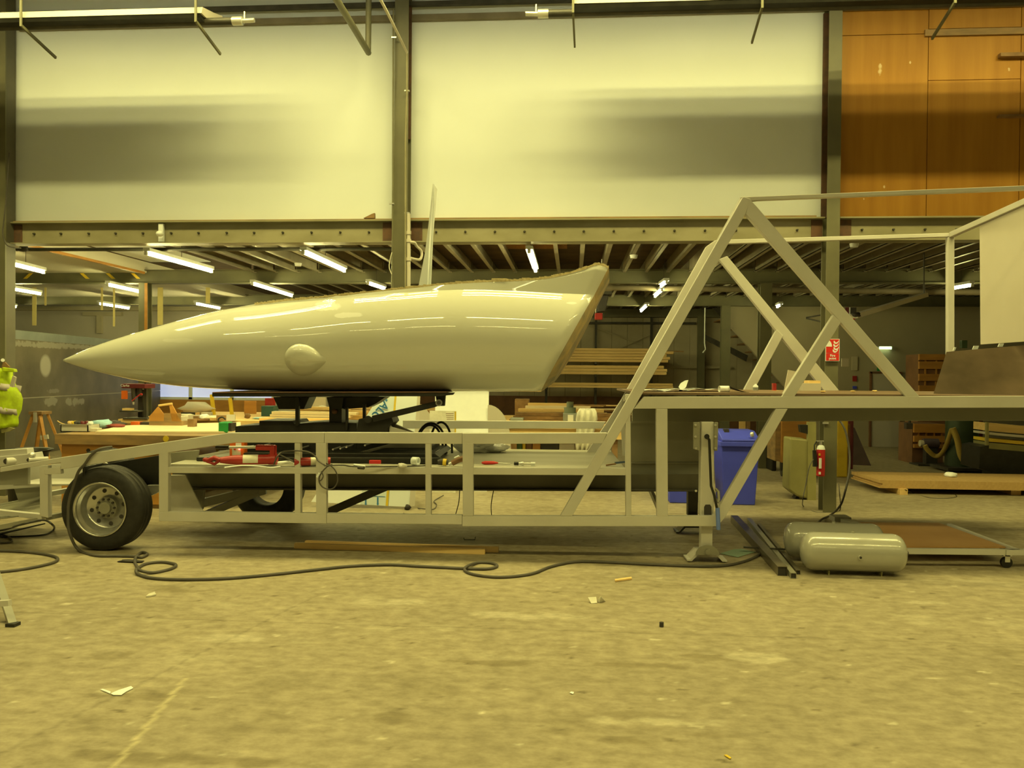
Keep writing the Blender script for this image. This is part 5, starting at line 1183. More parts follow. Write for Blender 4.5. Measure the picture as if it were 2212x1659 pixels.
# ---- left bench
zL = .86; Yb0 = GZ(300, 940, zL).y; Yb1 = 11.34; zC = .9
xb0, xb1 = P(118, 940, Yb0).x, P(516, 940, Yb0).x
t = thing('workbench', 'large orange wooden workbench with worn edge at the left behind the trailer', 'bench', ((xb0+xb1)/2, (Yb0+Yb1)/2, 0))
obj('bench_top', MB().span((xb0, Yb0, zL-.12), (xb1, Yb1, zL)), T['oldwood'], t, bevel=.004)
obj('bench_front', MB().span((xb0+.06, Yb0+.04, .05), (P(372, 1000, Yb0).x, Yb0+.08, zL-.12)), T['bench'], t)
obj('bench_side', MB().span((xb0+.06, Yb0+.04, .05), (xb0+.1, Yb1-.05, zL-.12)), T['bench'], t)
for yy in (Yb0+.1, Yb1-.15):
    for xx in (xb0+.12, xb0+1.2): obj('leg', MB().span((xx-.04, yy-.04, 0), (xx+.04, yy+.04, zL-.12)), T['oldwood'], t)
q = P(358, 948, Yb0-.005); obj('yellow_disc', MB().cyl(q, q+V((0, .012, 0)), .035, n=16), T['yellow'], t)
q = P(190, 973, Yb0+.03); obj('knot_hole', MB().cyl(q, q+V((0, .012, 0)), .022, n=10), T['dark'], t)
solid('cover_sheet', MB().prism([GZ(x, y, zL+.002) for x, y in ((206, 935), (520, 935), (520, 914), (262, 922))], (0, 0, .018)), T['benchtop'], 'pale yellow board lying on the orange workbench', 'board')
zs_ = zL
def onL(name, x0, y0, x1, y1, py, d, mt, label, cat, z=None):   # stand a small box on the bench top; py = pixel row of its foot
    z = zL if z is None else z; Y = GZ((x0+x1)/2, py, z).y; w0 = P(x0, y1, Y).x; w1 = P(x1, y1, Y).x; h = P(x0, y0, Y).z-z
    return solid(name, MB().span((w0, Y, z), (w1, Y+d, z+max(.01, h))), mt, label, cat, bevel=.004)
Y = GZ(160, 933, zL).y; t = thing('tool_tray', 'grey metal tray full of small tools on the left end of the workbench', 'tray', (P(160, 933, Y).x, Y+.12, zL))
w0, w1 = P(131, 930, Y).x, P(190, 930, Y).x; h = P(160, 918, Y).z-zL
obj('tray_wall', MB().span((w0, Y, zL), (w1, Y+.01, zL+h)).span((w0, Y+.24, zL), (w1, Y+.25, zL+h)).span((w0, Y, zL), (w0+.01, Y+.25, zL+h)).span((w1-.01, Y, zL), (w1, Y+.25, zL+h)).span((w0, Y, zL), (w1, Y+.25, zL+.01)), T['paint'], t)
obj('tray_rim', MB().span((w0-.01, Y-.01, zL+h), (w1+.05, Y+.0, zL+h+.01)), T['zinc'], t)
for k in range(7):
    c = V((w0+.05+k*(w1-w0-.1)/6, Y+.12, zL+h+.01)); solid('hand_tool', MB().blob(c, (.07, .06, .06), k, .4), [T['timber'], T['yellow'], T['dark'], T['dark'], T['maroon'], T['maroon'], T['cream']][k], ['thin brown', 'yellow', 'black', 'second black', 'dark red', 'second dark red', 'cream'][k]+' tool piece sticking out of the grey tray, counted from its left', 'tool', 'tools in the grey tray')
hose('bent_stick', [P(124, 909, Y+.1), P(132, 914, Y+.1), P(145, 918, Y+.1)], .006, T['timber'], 'thin curved stick rising from the left end of the grey tray', 'tool')
onL('sanding_block', 190, 925, 210, 932, 933, .1, T['cloth'], 'pale block beside the grey tray', 'block')
Yq = GZ(215, 926, zL).y; solid('blue_rag', MB().blob(V((P(213, 920, Yq).x, Yq+.1, zL+.055)), (.3, .25, .11), 11, .3), T['bluecloth'], 'crumpled pale blue rag on the workbench', 'rag')
solid('red_rag', MB().blob(V((P(240, 925, Yq).x, Yq+.08, zL+.03)), (.30, .18, .06), 12, .3), T['redcloth'], 'dark red rag beside the blue rag on the workbench', 'rag')
solid('dark_tool_heap', MB().blob(V((P(238, 918, Yq+.3).x, Yq+.4, zL+.04)), (.3, .16, .08), 13, .4), T['dark'], 'dark tool lying behind the red rag', 'tool')
# drill press
Ydp = GZ(300, 905, zC).y
t = thing('drill_press', 'red and black pillar drill standing on the workbench', 'drill', (P(295, 905, Ydp).x, Ydp, zC))
obj('column', boxpx(311, 826, 316, 908, Ydp+.08, .06, z=zC), T['darksteel'], t)
obj('column_back', boxpx(298, 842, 308, 905, Ydp+.1, .1, z=zC), T['dark'], t)
obj('head_cover', boxpx(262, 829, 313, 839, Ydp-.05, .3), T['maroon'], t, bevel=.01)
text('Clarke', .05, T['paper'], t, P(270, 833, Ydp-.055), 'brand_lettering', align='CENTER')
obj('spindle', MB().cyl(P(288, 838, Ydp), P(288, 868, Ydp), .035, .02), T['darksteel'], t)
obj('motor', MB().cyl(P(300, 838, Ydp+.05), P(300, 856, Ydp+.05), .045), T['dark'], t)
obj('chuck', MB().cyl(P(288, 862, Ydp), P(288, 874, Ydp), .02, .012), T['zinc'], t)
obj('feed_handle', MB().tube([P(285, 866, Ydp-.06), P(305, 850, Ydp-.06)], .008).blob(P(306, 852, Ydp-.06), (.03, .03, .03)), T['redbright'], t)
obj('drill_table', boxpx(258, 887, 297, 890, Ydp-.08, .25), T['darksteel'], t)
obj('table_block', boxpx(264, 882, 282, 887, Ydp-.03, .1), T['timber'], t)
obj('drill_base', boxpx(265, 903, 318, 909, Ydp-.1, .35, z=zC), T['darksteel'], t)
obj('switch_box', boxpx(262, 844, 272, 862, Ydp-.07, .05), T['orange'], t)
# tote, grinder and clutter
Yq = GZ(345, 922, zL).y
t = thing('wooden_tote', 'open wooden tool carrier with pole handle on the workbench', 'tool box', (P(350, 910, Yq).x, Yq+.1, zL))
obj('end_board', MB().prism([P(x, y, Yq) for x, y in ((322, 911), (322, 900), (341, 878), (354, 896), (354, 911))], (0, .02, 0)), T['bench'], t)
obj('side_board', MB().span(P(354, 911, Yq), P(390, 893, Yq)+V((0, .015, 0))), T['oldwood'], t)
obj('handle', MB().cyl(P(343, 876, Yq), P(372, 872, Yq), .014), T['timber'], t); obj('end_board', MB().prism([P(x, y, Yq) for x, y in ((371, 911), (365, 872), (370, 872), (385, 900), (392, 911))], (0, .02, 0)), T['bench'], t)
obj('base_board', MB().span((P(322, 911, Yq).x, Yq, zL), (P(392, 911, Yq).x, Yq+.2, P(322, 911, Yq).z+.01)), T['oldwood'], t)
onL('angle_grinder', 282, 911, 300, 920, 921, .1, T['orange'], 'orange grinder lying in front of the pillar drill', 'tool')
onL('dark_tool', 300, 912, 330, 920, 921, .1, T['dark'], 'black tool body next to the orange grinder', 'tool')
onL('card_strip', 330, 907, 358, 914, 920, .14, T['bench'], 'flat wooden tray right of the orange grinder', 'tray')
onL('plaster_block', 352, 900, 392, 917, 921, .2, T['wallfar'], 'grey brown block right of the grinder on the workbench', 'block')
solid('paper_cone', MB().blob(P(380, 904, GZ(380, 921, zL).y+.1)+V((0, 0, 0)), (.1, .1, .1), 15, .3), T['paper'], 'small white crumpled paper on the grey brown block', 'litter')
r2 = random.Random(5)
cl_ = [T['cloth'], T['dark'], T['timber'], T['oldwood'], T['wallfar'], T['timber_end'], T['paper'], T['paint']]
names = ['rag', 'dark offcut', 'pine offcut', 'worn offcut', 'grey block', 'brown offcut', 'paper bundle', 'metal part']
for k in range(16):
    px = 395+k*6.5; py = 910-r2.uniform(0, 7); Y = GZ(px, py, zC).y; w = r2.uniform(.08, .28); h = r2.uniform(.02, .09)
    m_ = k % 8; mb = MB().blob(V((P(px, py, Y).x, Y+.1, zC+h/2)), (w, .15, h), k, .35) if m_ in (0, 6) else MB().box((P(px, py, Y).x, Y+.1, zC+h/2), (w, r2.uniform(.06, .2), h), rz=r2.uniform(-.6, .6))
    solid('bench_offcut', mb, cl_[m_], names[m_]+' in the clutter on the workbench, %s from the left' % ['first', 'second', 'third', 'fourth', 'fifth', 'sixth', 'seventh', 'eighth', 'ninth', 'tenth', 'eleventh', 'twelfth', 'thirteenth', 'fourteenth', 'fifteenth', 'last'][k], 'clutter', 'clutter on the left workbench')
solid('cloth_heap', MB().blob(V((P(425, 893, 12.9).x, 12.9, zC+.1)), (.55, .35, .22), 21, .25), T['wallfar'], 'grey cloth heap at the back of the workbench', 'cloth')
solid('card_box', MB().span((P(405, 915, Yb0+1.2).x, Yb0+1.2, zL), (P(418, 915, Yb0+1.2).x, Yb0+1.3, zL+.12)), T['timber_end'], 'small brown carton standing in the bench clutter', 'box')
# green canister and yellow trestles
Yq = GZ(480, 936, zL).y+.05
t = thing('jerry_can', 'green plastic canister on the right end of the workbench', 'can', (P(482, 930, Yq).x, Yq+.08, zL))
obj('can_body', boxpx(471, 912, 492, 936, Yq, .16, z=zL), T['green'], t, bevel=.015); obj('can_side', boxpx(492, 914, 500, 936, Yq+.02, .14, z=zL), T['dark'], t)
obj('spout', MB().tube(spline([P(473, 913, Yq+.05), P(472, 905, Yq+.05), P(480, 901, Yq+.05), P(487, 906, Yq+.05)], 4), .01), T['dark'], t)
Yy = 12.9
for k, (x0, x1) in enumerate(((457, 470), (497, 508))):
    solid('yellow_strut', MB().bar(P(x0, 852+k*8, Yy), P(x1, 925, Yy-.05).lerp(V((P(x1+6, 960, Yy).x, Yy, .0)), 1), .05, .04), T['yellow'], ('left' if k == 0 else 'right')+' yellow leg of a folding ladder behind the platform base', 'ladder leg')
# ================================================================== CENTRE BENCH
zC = .9; Yc0, Yc1 = 11.4, 13.9; xc0, xc1 = P(255, 900, Yc0).x, P(1345, 900, Yc0).x
t = thing('long_workbench', 'long low wooden bench of planks behind the trailer, covered in timber', 'bench', ((xc0+xc1)/2, Yc0+1, 0))
obj('bench_top', MB().span((xc0, Yc0, zC-.06), (xc1, Yc1, zC)), T['timber'], t); obj('apron', MB().span((xc0, Yc0+.03, zC-.2), (xc1, Yc0+.06, zC-.06)), T['timber'], t)
for k in range(6):
    xx = xc0+.1+(xc1-xc0-.2)*k/5
    obj('leg', MB().span((xx-.04, Yc0+.08, 0), (xx+.04, Yc0+.16, zC-.06)), T['timber_end'], t); obj('leg', MB().span((xx-.04, Yc1-.16, 0), (xx+.04, Yc1-.08, zC-.06)), T['timber_end'], t)
obj('lower_shelf', MB().span((xc0+.05, Yc0+.1, .26), (xc1-.05, Yc1-.1, .3)), T['oldwood'], t)
# crates on the lower shelf
cc = [('dark green', T['olive']), ('pale', T['cloth']), ('green', mat('mid green box', (.08, .16, .05))), ('ochre', T['yellow']), ('rust red', T['brown']), ('orange', T['bench']), ('dark', T['dark']), ('grey', T['wallfar']), ('brown', T['timber_end']), ('bright red', T['redbright'])]
px = 1058
for k, w in enumerate((22, 28, 20, 8, 14, 18, 40, 34, 36, 30)):
    lab, mt_ = cc[k]; a, b_ = P(px, 960, Yc0+.15).x, P(px+w-1, 960, Yc0+.15).x
    solid('storage_box', MB().span((a, Yc0+.18, .301), (b_, Yc0+.5, .3+.36+.04*math.sin(k*3))), mt_, lab+' box on the shelf under the long bench', 'box', 'boxes under the long bench', bevel=.01); px += w
# planks on the bench top
pk = [(560, 700, 903, .10, 'pine'), (590, 770, 888, .08, 'pale'), (640, 790, 878, .12, 'pine'), (745, 1000, 884, .12, 'brown'), (760, 1010, 872, .14, 'pine'), (1090, 1330, 908, .08, 'pine'), (1110, 1345, 890, .10, 'brown'), (1125, 1320, 882, .13, 'pine'), (1140, 1290, 876, .16, 'pale'), (1150, 1255, 870, .19, 'pine')]
for k, (x0, x1, py, h, nm) in enumerate(pk):
    Y = Yc0+.15+.22*k if k < 5 else Yc0+.15+.3*(k-5); zt = min(zC+.30, max(zC+.04, P(x0, py, Y).z))
    A, B = V((P(x0, py, Y).x, Y, zC)), V((P(x1, py, Y).x, Y+r2.uniform(-.05, .05), zC))
    n_l = 1+int((zt-zC)/.06)
    for j in range(n_l):
        hh = (zt-zC)/n_l
        dx = r2.uniform(-.25, .1)
        solid('plank', MB().bar(A+V((dx*.3, 0, hh*(j+.5))), B+V((dx, 0, hh*(j+.5))), .15, hh-.004), T[{'pine': 'timber', 'pale': 'benchtop', 'brown': 'timber_end'}[nm]], '%s plank lying on the long bench, %s pile from the left, %s up' % (nm, ['first', 'second', 'third', 'fourth', 'fifth', 'sixth', 'seventh', 'eighth', 'ninth', 'tenth'][k], ['lowest', 'second', 'third', 'fourth', 'fifth', 'sixth'][min(j, 5)]), 'timber', 'planks on the long bench')
for k in range(14):
    px = r2.uniform(1120, 1330); Y = Yc0+r2.uniform(1.6, 2.3); h = r2.uniform(.03, .05); L_ = r2.uniform(.5, 1.2)
    solid('offcut_strip', MB().box((P(px, 880, Y).x, Y, zC+.02+.015*k), (L_, .05, .02), rz=r2.uniform(-.12, .12), Rm=None), [T['timber'], T['timber_end'], T['benchtop']][k % 3], 'thin offcut strip in the heap at the back of the long bench', 'timber', 'offcut strips heaped on the long bench')
def onC(name, x0, y0, x1, Y, d, mt, label, cat, blob=None, z=zC):
    a, b_ = P(x0, 900, Y).x, P(x1, 900, Y).x; h = P(x0, y0, Y).z-z
    mb = MB().blob(V(((a+b_)/2, Y+d/2, z+h/2)), (b_-a, d, h), blob, .2) if blob else MB().span((a, Y, z), (b_, Y+d, z+h))
    return solid(name, mb, mt, label, cat, bevel=0 if blob else .006)
onC('white_bag', 672, 876, 707, 12.4, .3, T['cloth'], 'white bag lying on the planks beside the pivot column', 'bag', 31)
onC('teal_box', 564, 877, 590, 12.6, .25, mat('dark teal paint', (.03, .10, .09)), 'dark teal tool case on the bench under the platform', 'case')
onC('red_machine', 572, 860, 588, 12.95, .15, T['red'], 'small red machine behind the teal case', 'machine')
onC('ochre_board', 527, 866, 552, 13.3, .05, T['bench'], 'ochre board standing at the left end of the long bench', 'board')
onC('grey_sheet', 662, 858, 703, 13.4, .05, T['wallfar'], 'grey sheet standing behind the white bag', 'board')
onC('fabric_bundle', 540, 902, 568, 11.7, .25, T['bluecloth'], 'pale blue green cloth on the bench above the black base', 'cloth', 33)
onC('white_paper_heap', 528, 909, 556, 11.5, .2, T['paper'], 'white paper heap at the left end of the long bench', 'paper', 34)
onC('round_disc', 526, 893, 541, 11.9, .05, T['timber_end'], 'brown round disc leaning at the left bench end', 'disc', 35)
onC('carton', 1112, 862, 1142, 13.0, .3, T['timber_end'], 'brown carton standing on the long bench right of the bright sheet', 'box')
onC('tape_box', 1102, 903, 1130, 11.5, .2, T['strip'], 'flat grey blue box on the front of the long bench', 'box')
# motor and cloth
t = thing('bench_motor', 'grey green electric motor on a blue grey base on the long bench', 'motor', (P(1231, 905, 11.6).x, 11.75, zC))
a, b_ = P(1216, 905, 11.6).x, P(1246, 905, 11.6).x; mx = (a+b_)/2
obj('base', MB().span((a, 11.6, zC), (b_, 11.85, P(1230, 893, 11.6).z)), T['strip'], t, bevel=.005); zz_ = P(1230, 893, 11.6).z
obj('plate', MB().span((mx-.03, 11.595, zC+.03), (mx+.05, 11.6, zz_-.02)), T['white'], t)
gm = mat('grey green motor', (.20, .24, .17)); obj('body', MB().cyl((mx, 11.72, zz_), (mx, 11.72, zz_+.08), .085, n=16).cyl((mx, 11.72, zz_+.08), (mx, 11.72, P(1230, 868, 11.72).z), .05, n=16), gm, t)
t = thing('draped_cloth', 'pale cloth hung over the front edge of the long bench', 'cloth', (P(1268, 930, Yc0-.05).x, Yc0-.05, .55))
vs = []; fs = []; NN = 16
for j, (y, xa_, xb_) in enumerate(((882, 1252, 1285), (890, 1247, 1289), (905, 1245, 1291), (930, 1246, 1285), (960, 1243, 1278), (975, 1244, 1272))):
    for k in range(NN+1):
        u = k/NN; vs.append(P(xa_+(xb_-xa_)*u, y, Yc0-.06+(.12 if y < 885 else 0))-V((0, .03*math.sin(u*20+j), 0)))
for j in range(5):
    for k in range(NN): fs.append((j*(NN+1)+k, j*(NN+1)+k+1, (j+1)*(NN+1)+k+1, (j+1)*(NN+1)+k))
o = obj('cloth_sheet', MB().add(vs, fs, True), T['cloth'], t); m_ = o.modifiers.new('th', 'SOLIDIFY'); m_.thickness = .01
# fenders
for k, (xa_, xb_, yt, Y, lab) in enumerate(((905, 945, 876, 11.3, 'left grey curved guard plate behind the tilting ram'), (1055, 1105, 874, 11.3, 'right grey curved guard plate beside the bright sheet'))):
    a, b_ = P(xa_, 915, Y).x, P(xb_, 915, Y).x; h = P(xa_, yt, Y).z-.55; w = b_-a
    pr = [V((a, Y-.1, .55))]+[V((a+w*math.sin(q), Y-.1, .55+.0+h*math.cos(q)**.8)) for q in [i*math.pi/2/10 for i in range(11)]]
    t = thing('guard_plate', lab, 'guard', ((a+b_)/2, Y-.1, 0), 'curved guard plates')
    obj('side_plate', MB().prism(pr, (0, .015, 0)), T['wallfar'], t); obj('stand_leg', MB().span((a+.02, Y-.1, 0), (a+.06, Y-.06, .6)), T['wallfar'], t)
# leaning sheets
def leansheet(pts, Y0, Y1, label, mt, name='composite_panel', d=.02):
    ys = [p[1] for p in pts]; lo, hi = max(ys), min(ys)
    q = [P(x, y, Y0+(Y1-Y0)*(lo-y)/(lo-hi)) for x, y in pts]; t = thing(name, label, 'panel', (sum((p.x for p in q))/len(q), Y0, 0), 'leaning sheets behind the trailer')
    zmin = min(p.z for p in q)
    for p in q: p.z = max(p.z, .0)
    obj('sheet', MB().prism(q, (0, d, 0)), mt, t); return t, q
A0, A1 = 9.42, 9.74
t, q = leansheet([(672, 1084), (838, 1093), (857, 848), (824, 848)], A0, A1, 'white composite sheet with blue tinted protective film and ALU lettering leaning behind the trailer', T['film'])
def lp(px, py, off=-.004): return P(px, py, A0+(A1-A0)*(1093-py)/(1093-848)+off)
obj('white_edge', MB().prism([lp(672, 1084), lp(778, 1090), (lp(790, 1000)), lp(745, 975)], (0, .003, 0)), T['paper'], t)
obj('yellow_edge', MB().prism([lp(833, 1092), lp(838, 1093), lp(857, 848), lp(853, 848)], (0, .003, 0)), T['yellow'], t)
for x in (790, 816): obj('arrow_print', MB().prism([lp(x-1.6, 1074), lp(x+1.6, 1074), lp(x+1.6, 1088), lp(x+2.8, 1088), lp(x, 1092), lp(x-2.8, 1088), lp(x-1.6, 1088)], (0, .002, 0)), T['lblue'], t)
obj('line_print', MB().prism([lp(780, 1069.5), lp(832, 1072.5), lp(832, 1073.5), lp(780, 1070.5)], (0, .002, 0)), T['lblue'], t)
obj('line_print', MB().prism([lp(833, 858), lp(836, 858), lp(836, 864), lp(838, 864), lp(834.5, 868), lp(831, 864), lp(833, 864)], (0, .002, 0)), T['lblue'], t)
c0 = lp(820, 887, -.012); tl = text('ALU', .135, T['lblue'], t, c0, 'film_lettering', rot=(math.pi/2, R(132), 0), bold=True)
t, q = leansheet([(839, 1093), (884, 1095), (902, 850), (857, 848)], A0, A1, 'cream white sheet leaning right of the filmed sheet', T['cream'])
obj('grey_edge', MB().prism([lp(884, 1095), lp(896, 1093), lp(908, 853), lp(902, 852)], (0, .003, 0)), T['wallfar'], t)
t, q = leansheet([(940, 1066), (1052, 1066), (1056, 846), (940, 846)], 11.0, 11.3, 'very bright white sheet standing behind the trailer under the fuselage tail', T['paper'], 'bright_sheet')
t, q = leansheet([(928, 1068), (984, 1068), (985, 888), (928, 887)], 10.8, 11.0, 'printed board with fine lines standing in front of the bright sheet', T['cloth'], 'printed_board')
for k in range(8): obj('printed_line', MB().prism([P(x, y, 10.78) for x, y in ((963+k*.6, 893+k*4), (980, 893+k*4), (980, 894.2+k*4), (963+k*.6, 894.2+k*4))], (0, .002, 0)), T['brown'], t)
obj('rolled_edge', boxpx(982, 889, 985, 935, 10.77, .02), T['yellow'], t)
bx('conveyor_roller', 898, 1065, 930, 1079, 11.0, .1, T['timber_end'], 'dull brown roller lying on the floor behind the thin post', 'roller', z=0.)
solid('tool_lump', MB().blob(GZ(881, 1096, .03), (.08, .06, .07), 9, .3), T['dark'], 'small dark lump on the floor at the foot of the cream sheet', 'litter')
# hanging yellow strips in the left room
for x, y0, y1, w in ((74, 661, 703, 4), (246, 664, 705, 2), (346, 626, 702, 5), (98, 634, 660, 2), (220, 663, 670, 2), (449, 633, 655, 4)):
    Y = 17.0; q0 = P(x, y1, Y); q1 = V((q0.x, Y, zc-.03))
    solid('ceiling_tape_strip', MB().span((P(x, y1, Y).x-.012*w, Y, q0.z), (P(x, y1, Y).x+.012*w, Y+.005, zj)), T['palestrip'], 'yellow strip hanging from the ceiling %s' % {74: 'near the left column', 246: 'under the lower left lamp', 346: 'right of the inner column', 98: 'thin and short, right of the left lamps', 220: 'very short, by the lamp', 449: 'above the fuselage nose'}[x], 'strip', 'yellow strips hanging in the left room')
for x, s_ in ((57, -1), (178, 1), (234, 1), (288, 1), (355, 1), (400, 1)):
    A, B = P(x-6*s_, 590, Y2-.01), P(x+7*s_, 602, Y2-.01); 
    if x < 300: solid('warning_tape', MB().prism([A, A+V((.07, 0, 0)), B+V((.07, 0, 0)), B], (0, .008, 0)), T['yellow'], 'short slanting yellow tape on the inner beam, %s' % {57: 'leftmost', 178: 'second from left', 234: 'third from left', 288: 'nearest the inner column'}[x], 'tape', 'yellow tapes on the inner beam')
# ================================================================== THINGS ON THE TRAILER
zd = dz-.002
def D(px, py, z=0.): return GZ(px, py, zd+z)
# hydraulic rams
t = thing('hydraulic_jack', 'long red hydraulic ram with white pump lever lying on the trailer deck', 'jack', D(520, 1005))
A, B = D(470, 1009)+V((0, .05, .055)), D(588, 1007)+V((0, .05, .055))
obj('cylinder', MB().tube([A, A.lerp(B, .15), A.lerp(B, .3), B], .05, 14, rs=[.025, .036, .043, .043]), T['red'], t)
obj('clevis', MB().tube([A+V((-.12, 0, -.01)), A+V((-.05, 0, .02)), A], .02, 8).tube([A+V((-.12, 0, -.01)), A+V((-.05, 0, -.035)), A], .014, 8).blob(A+V((-.13, 0, 0)), (.05, .04, .04), 2), T['red'], t)
obj('pump_block', MB().cyl(B-V((.05, 0, 0)), B+V((.02, 0, 0)), .048).span(B+V((-.03, -.03, 0)), B+V((.01, .03, .12))).span(B+V((-.16, -.025, .08)), B+V((.0, .025, .125))), T['red'], t)
obj('label_band', MB().cyl(A.lerp(B, .42)+V((0, 0, .001)), A.lerp(B, .7)+V((0, 0, .001)), .0436, n=14), T['cloth'], t)
text('HYDRAULIC', .028, T['dark'], t, A.lerp(B, .56)+V((0, -.045, .0)), 'ram_lettering') if False else None
obj('lever', MB().cyl(B+V((-.14, 0, .105)), B+V((-.42, 0, .10)), .012), T['white'], t); obj('lever_grip', MB().cyl(B+V((-.41, 0, .10)), B+V((-.53, 0, .10)), .017), T['black'], t)
t = thing('hydraulic_jack', 'short red hydraulic cylinder lying behind the thin post', 'jack', D(655, 1010))
A, B = D(627, 1010)+V((0, .10, .038)), D(706, 1008)+V((0, .10, .038))
obj('cylinder', MB().cyl(A, B, .036, n=16), T['red'], t); obj('label_band', MB().cyl(A.lerp(B, .45), A.lerp(B, .85), .0368, n=16), T['cloth'], t)
obj('ram_rod', MB().cyl(A, D(600, 998)+V((0, .05, .06)), .008), T['darksteel'], t)
t = thing('battery_charger', 'orange charger box with a red light standing behind the red ram', 'charger', D(511, 994))
Yo = D(511, 996).y; a = P(495, 995, Yo); b_ = P(527, 952, Yo)
obj('case', MB().span((a.x, Yo, zd), (b_.x, Yo+.09, b_.z)), T['orange'], t, bevel=.01); obj('face_panel', MB().span((a.x+.03, Yo-.004, zd+.03), (b_.x-.03, Yo, b_.z-.05)), T['cloth'], t)
obj('red_lamp', MB().cyl(P(517, 970, Yo-.005), P(517, 970, Yo-.016), .010, n=12), T['led'], t); obj('switch', MB().cyl(P(507, 970, Yo-.005), P(507, 970, Yo-.016), .011, n=12), T['red'], t)
obj('vent_label', MB().span(P(509, 963, Yo-.006), P(521, 957, Yo-.006)+V((0, .004, 0))), T['paper'], t)
def rod(name, pts, r, mt, label, cat='tool'): return solid(name, MB().tube(spline(pts, 5), r, 7), mt, label, cat)
rod('paper_sheet_roll', [D(598, 1000, .02), D(620, 998, .02), D(636, 999, .02)], .012, T['paper'], 'white paper curl behind the red rams on the deck', 'paper')
rod('hydraulic_hose', [D(592, 1003, .02), D(600, 985, .10), D(615, 975, .13), D(660, 975, .14), D(680, 985, .10), D(688, 996, .06), D(700, 1004, .05)], .007, T['hose'], 'thin hose arching behind the thin post to the short red ram', 'hose')
t = thing('cable_coil', 'loop of thin cable with connectors hung on the wide trailer post', 'cable', PT(705, 1015, -.03))
obj('loop', MB().tube(spline([PT(718, 1003, -.02), PT(707, 1008, -.03), PT(697, 1018, -.03), PT(690, 1030, -.03), PT(690, 1042, -.03), PT(697, 1052, -.03), PT(710, 1057, -.03), PT(722, 1053, -.03), PT(729, 1040, -.03), PT(727, 1022, -.03), PT(718, 1009, -.03), PT(706, 1002, -.0), PT(695, 1000, .06)], 5), .006, 6), T['hose'], t)
obj('connector', MB().cyl(PT(690, 1022, -.04), PT(685, 1031, -.04), .009, n=8), T['cream'], t); obj('loose_end', MB().tube(spline([PT(694, 1018, -.035), PT(698, 1028, -.035), PT(695, 1036, -.035), PT(689, 1040, -.035)], 4), .005, 6), T['hose'], t)
rod('thin_tube', [D(700, 1006, .03), D(740, 1005, .03), D(775, 1008, .015), D(900, 1007, .012), D(925, 1004, .012)], .006, T['darksteel'], 'long thin dark rod lying along the deck')
solid('pale_pencil', MB().cyl(D(764, 1004, .03), D(789, 1007, .02), .009, n=8), T['cream'], 'pale marker pen on the deck', 'pen')
solid('metal_socket', MB().cyl(D(774, 1010, .018), D(786, 1011, .018), .014, n=10), T['darksteel'], 'small dark socket beside the pale pen', 'tool')
solid('red_block', MB().box(D(809, 1007)+V((0, .02, .035)), (.10, .04, .03)), T['redbright'], 'bright red rectangular block on the deck', 'block', bevel=.003)
solid('grey_fitting', MB().blob(D(868, 1006, .025), (.08, .05, .04), 5, .35), T['paint'], 'small grey fitting left of the tape roll', 'fitting')
t = thing('tape_roll', 'roll of cream masking tape standing on the deck', 'tape', D(896, 1006)); c = D(896, 1006)+V((0, .03, .037))
obj('roll', MB().lathe([(.022, -.03), (.037, -.03), (.037, .03), (.022, .03)], c, (1, -.35, 0), 28, close=True), T['cream'], t)
t = thing('angle_grinder', 'dark power tool with brass collar on the deck behind the middle post', 'tool', D(953, 1008))
A = D(945, 1008)+V((0, .03, .035)); obj('body', MB().tube([A, A+V((.04, 0, .005)), A+V((.09, 0, 0))], .03, 12, rs=[.024, .03, .022]), T['dark'], t); obj('collar', MB().cyl(A+V((.045, 0, .003)), A+V((.075, 0, .0)), .031, n=14), T['yellow'], t)
t = thing('pistol_drill', 'reddish brown drill body on the deck beside the wide post', 'tool', D(985, 1008)); A = D(975, 1009)+V((0, .04, .03))
obj('body', MB().tube([A, A+V((.06, 0, .03)), A+V((.11, 0, .045))], .025, 10), T['brown'], t); obj('chuck', MB().cyl(A, A-V((.03, 0, .01)), .014), T['zinc'], t); obj('cable_stub', MB().cyl(A+V((.02, .02, .04)), A+V((.06, .02, .06)), .012), T['cream'], t)
t = thing('plastic_bag', 'crumpled clear plastic bag on the far part of the deck', 'bag', D(1020, 985)); 
obj('bag_film', MB().blob(D(1012, 986)+V((.02, .42, .09)), (.42, .32, .19), 41, .22, 16, 9), T['plastic'], t); obj('bag_tail', MB().blob(D(1056, 985)+V((0, .38, .05)), (.34, .26, .10), 42, .25, 14, 7), T['plastic'], t)
t = thing('screwdriver', 'screwdriver with red handle lying on the deck', 'screwdriver', D(1060, 1003)); A = D(1040, 1004)+V((0, .02, .016))
obj('handle', MB().tube([A, A+V((.03, 0, 0)), A+V((.11, 0, .002)), A+V((.15, 0, 0))], .016, 10, rs=[.008, .017, .015, .006]), T['redbright'], t); obj('shaft', MB().cyl(A+V((.14, 0, 0)), A+V((.26, 0, -.005)), .005), T['zinc'], t)
t = thing('air_ratchet', 'metal air tool with black head lying on the deck', 'tool', D(1130, 1005)); A = D(1110, 1007)+V((0, .02, .022))
obj('head', MB().cyl(A, A+V((.04, 0, 0)), .016), T['black'], t); obj('body', MB().tube([A+V((.04, 0, 0)), A+V((.08, 0, 0)), A+V((.09, 0, 0)), A+V((.15, 0, 0))], .01, 10, rs=[.007, .019, .01, .009]), T['zinc'], t); obj('sleeve', MB().cyl(A+V((.15, 0, 0)), A+V((.19, 0, 0)), .015), T['white'], t)
t = thing('glue_brush', 'brush with blue handle lying on the deck by the slanting brace', 'brush', D(1330, 1003)); A = D(1309, 1008)+V((0, .02, .01))
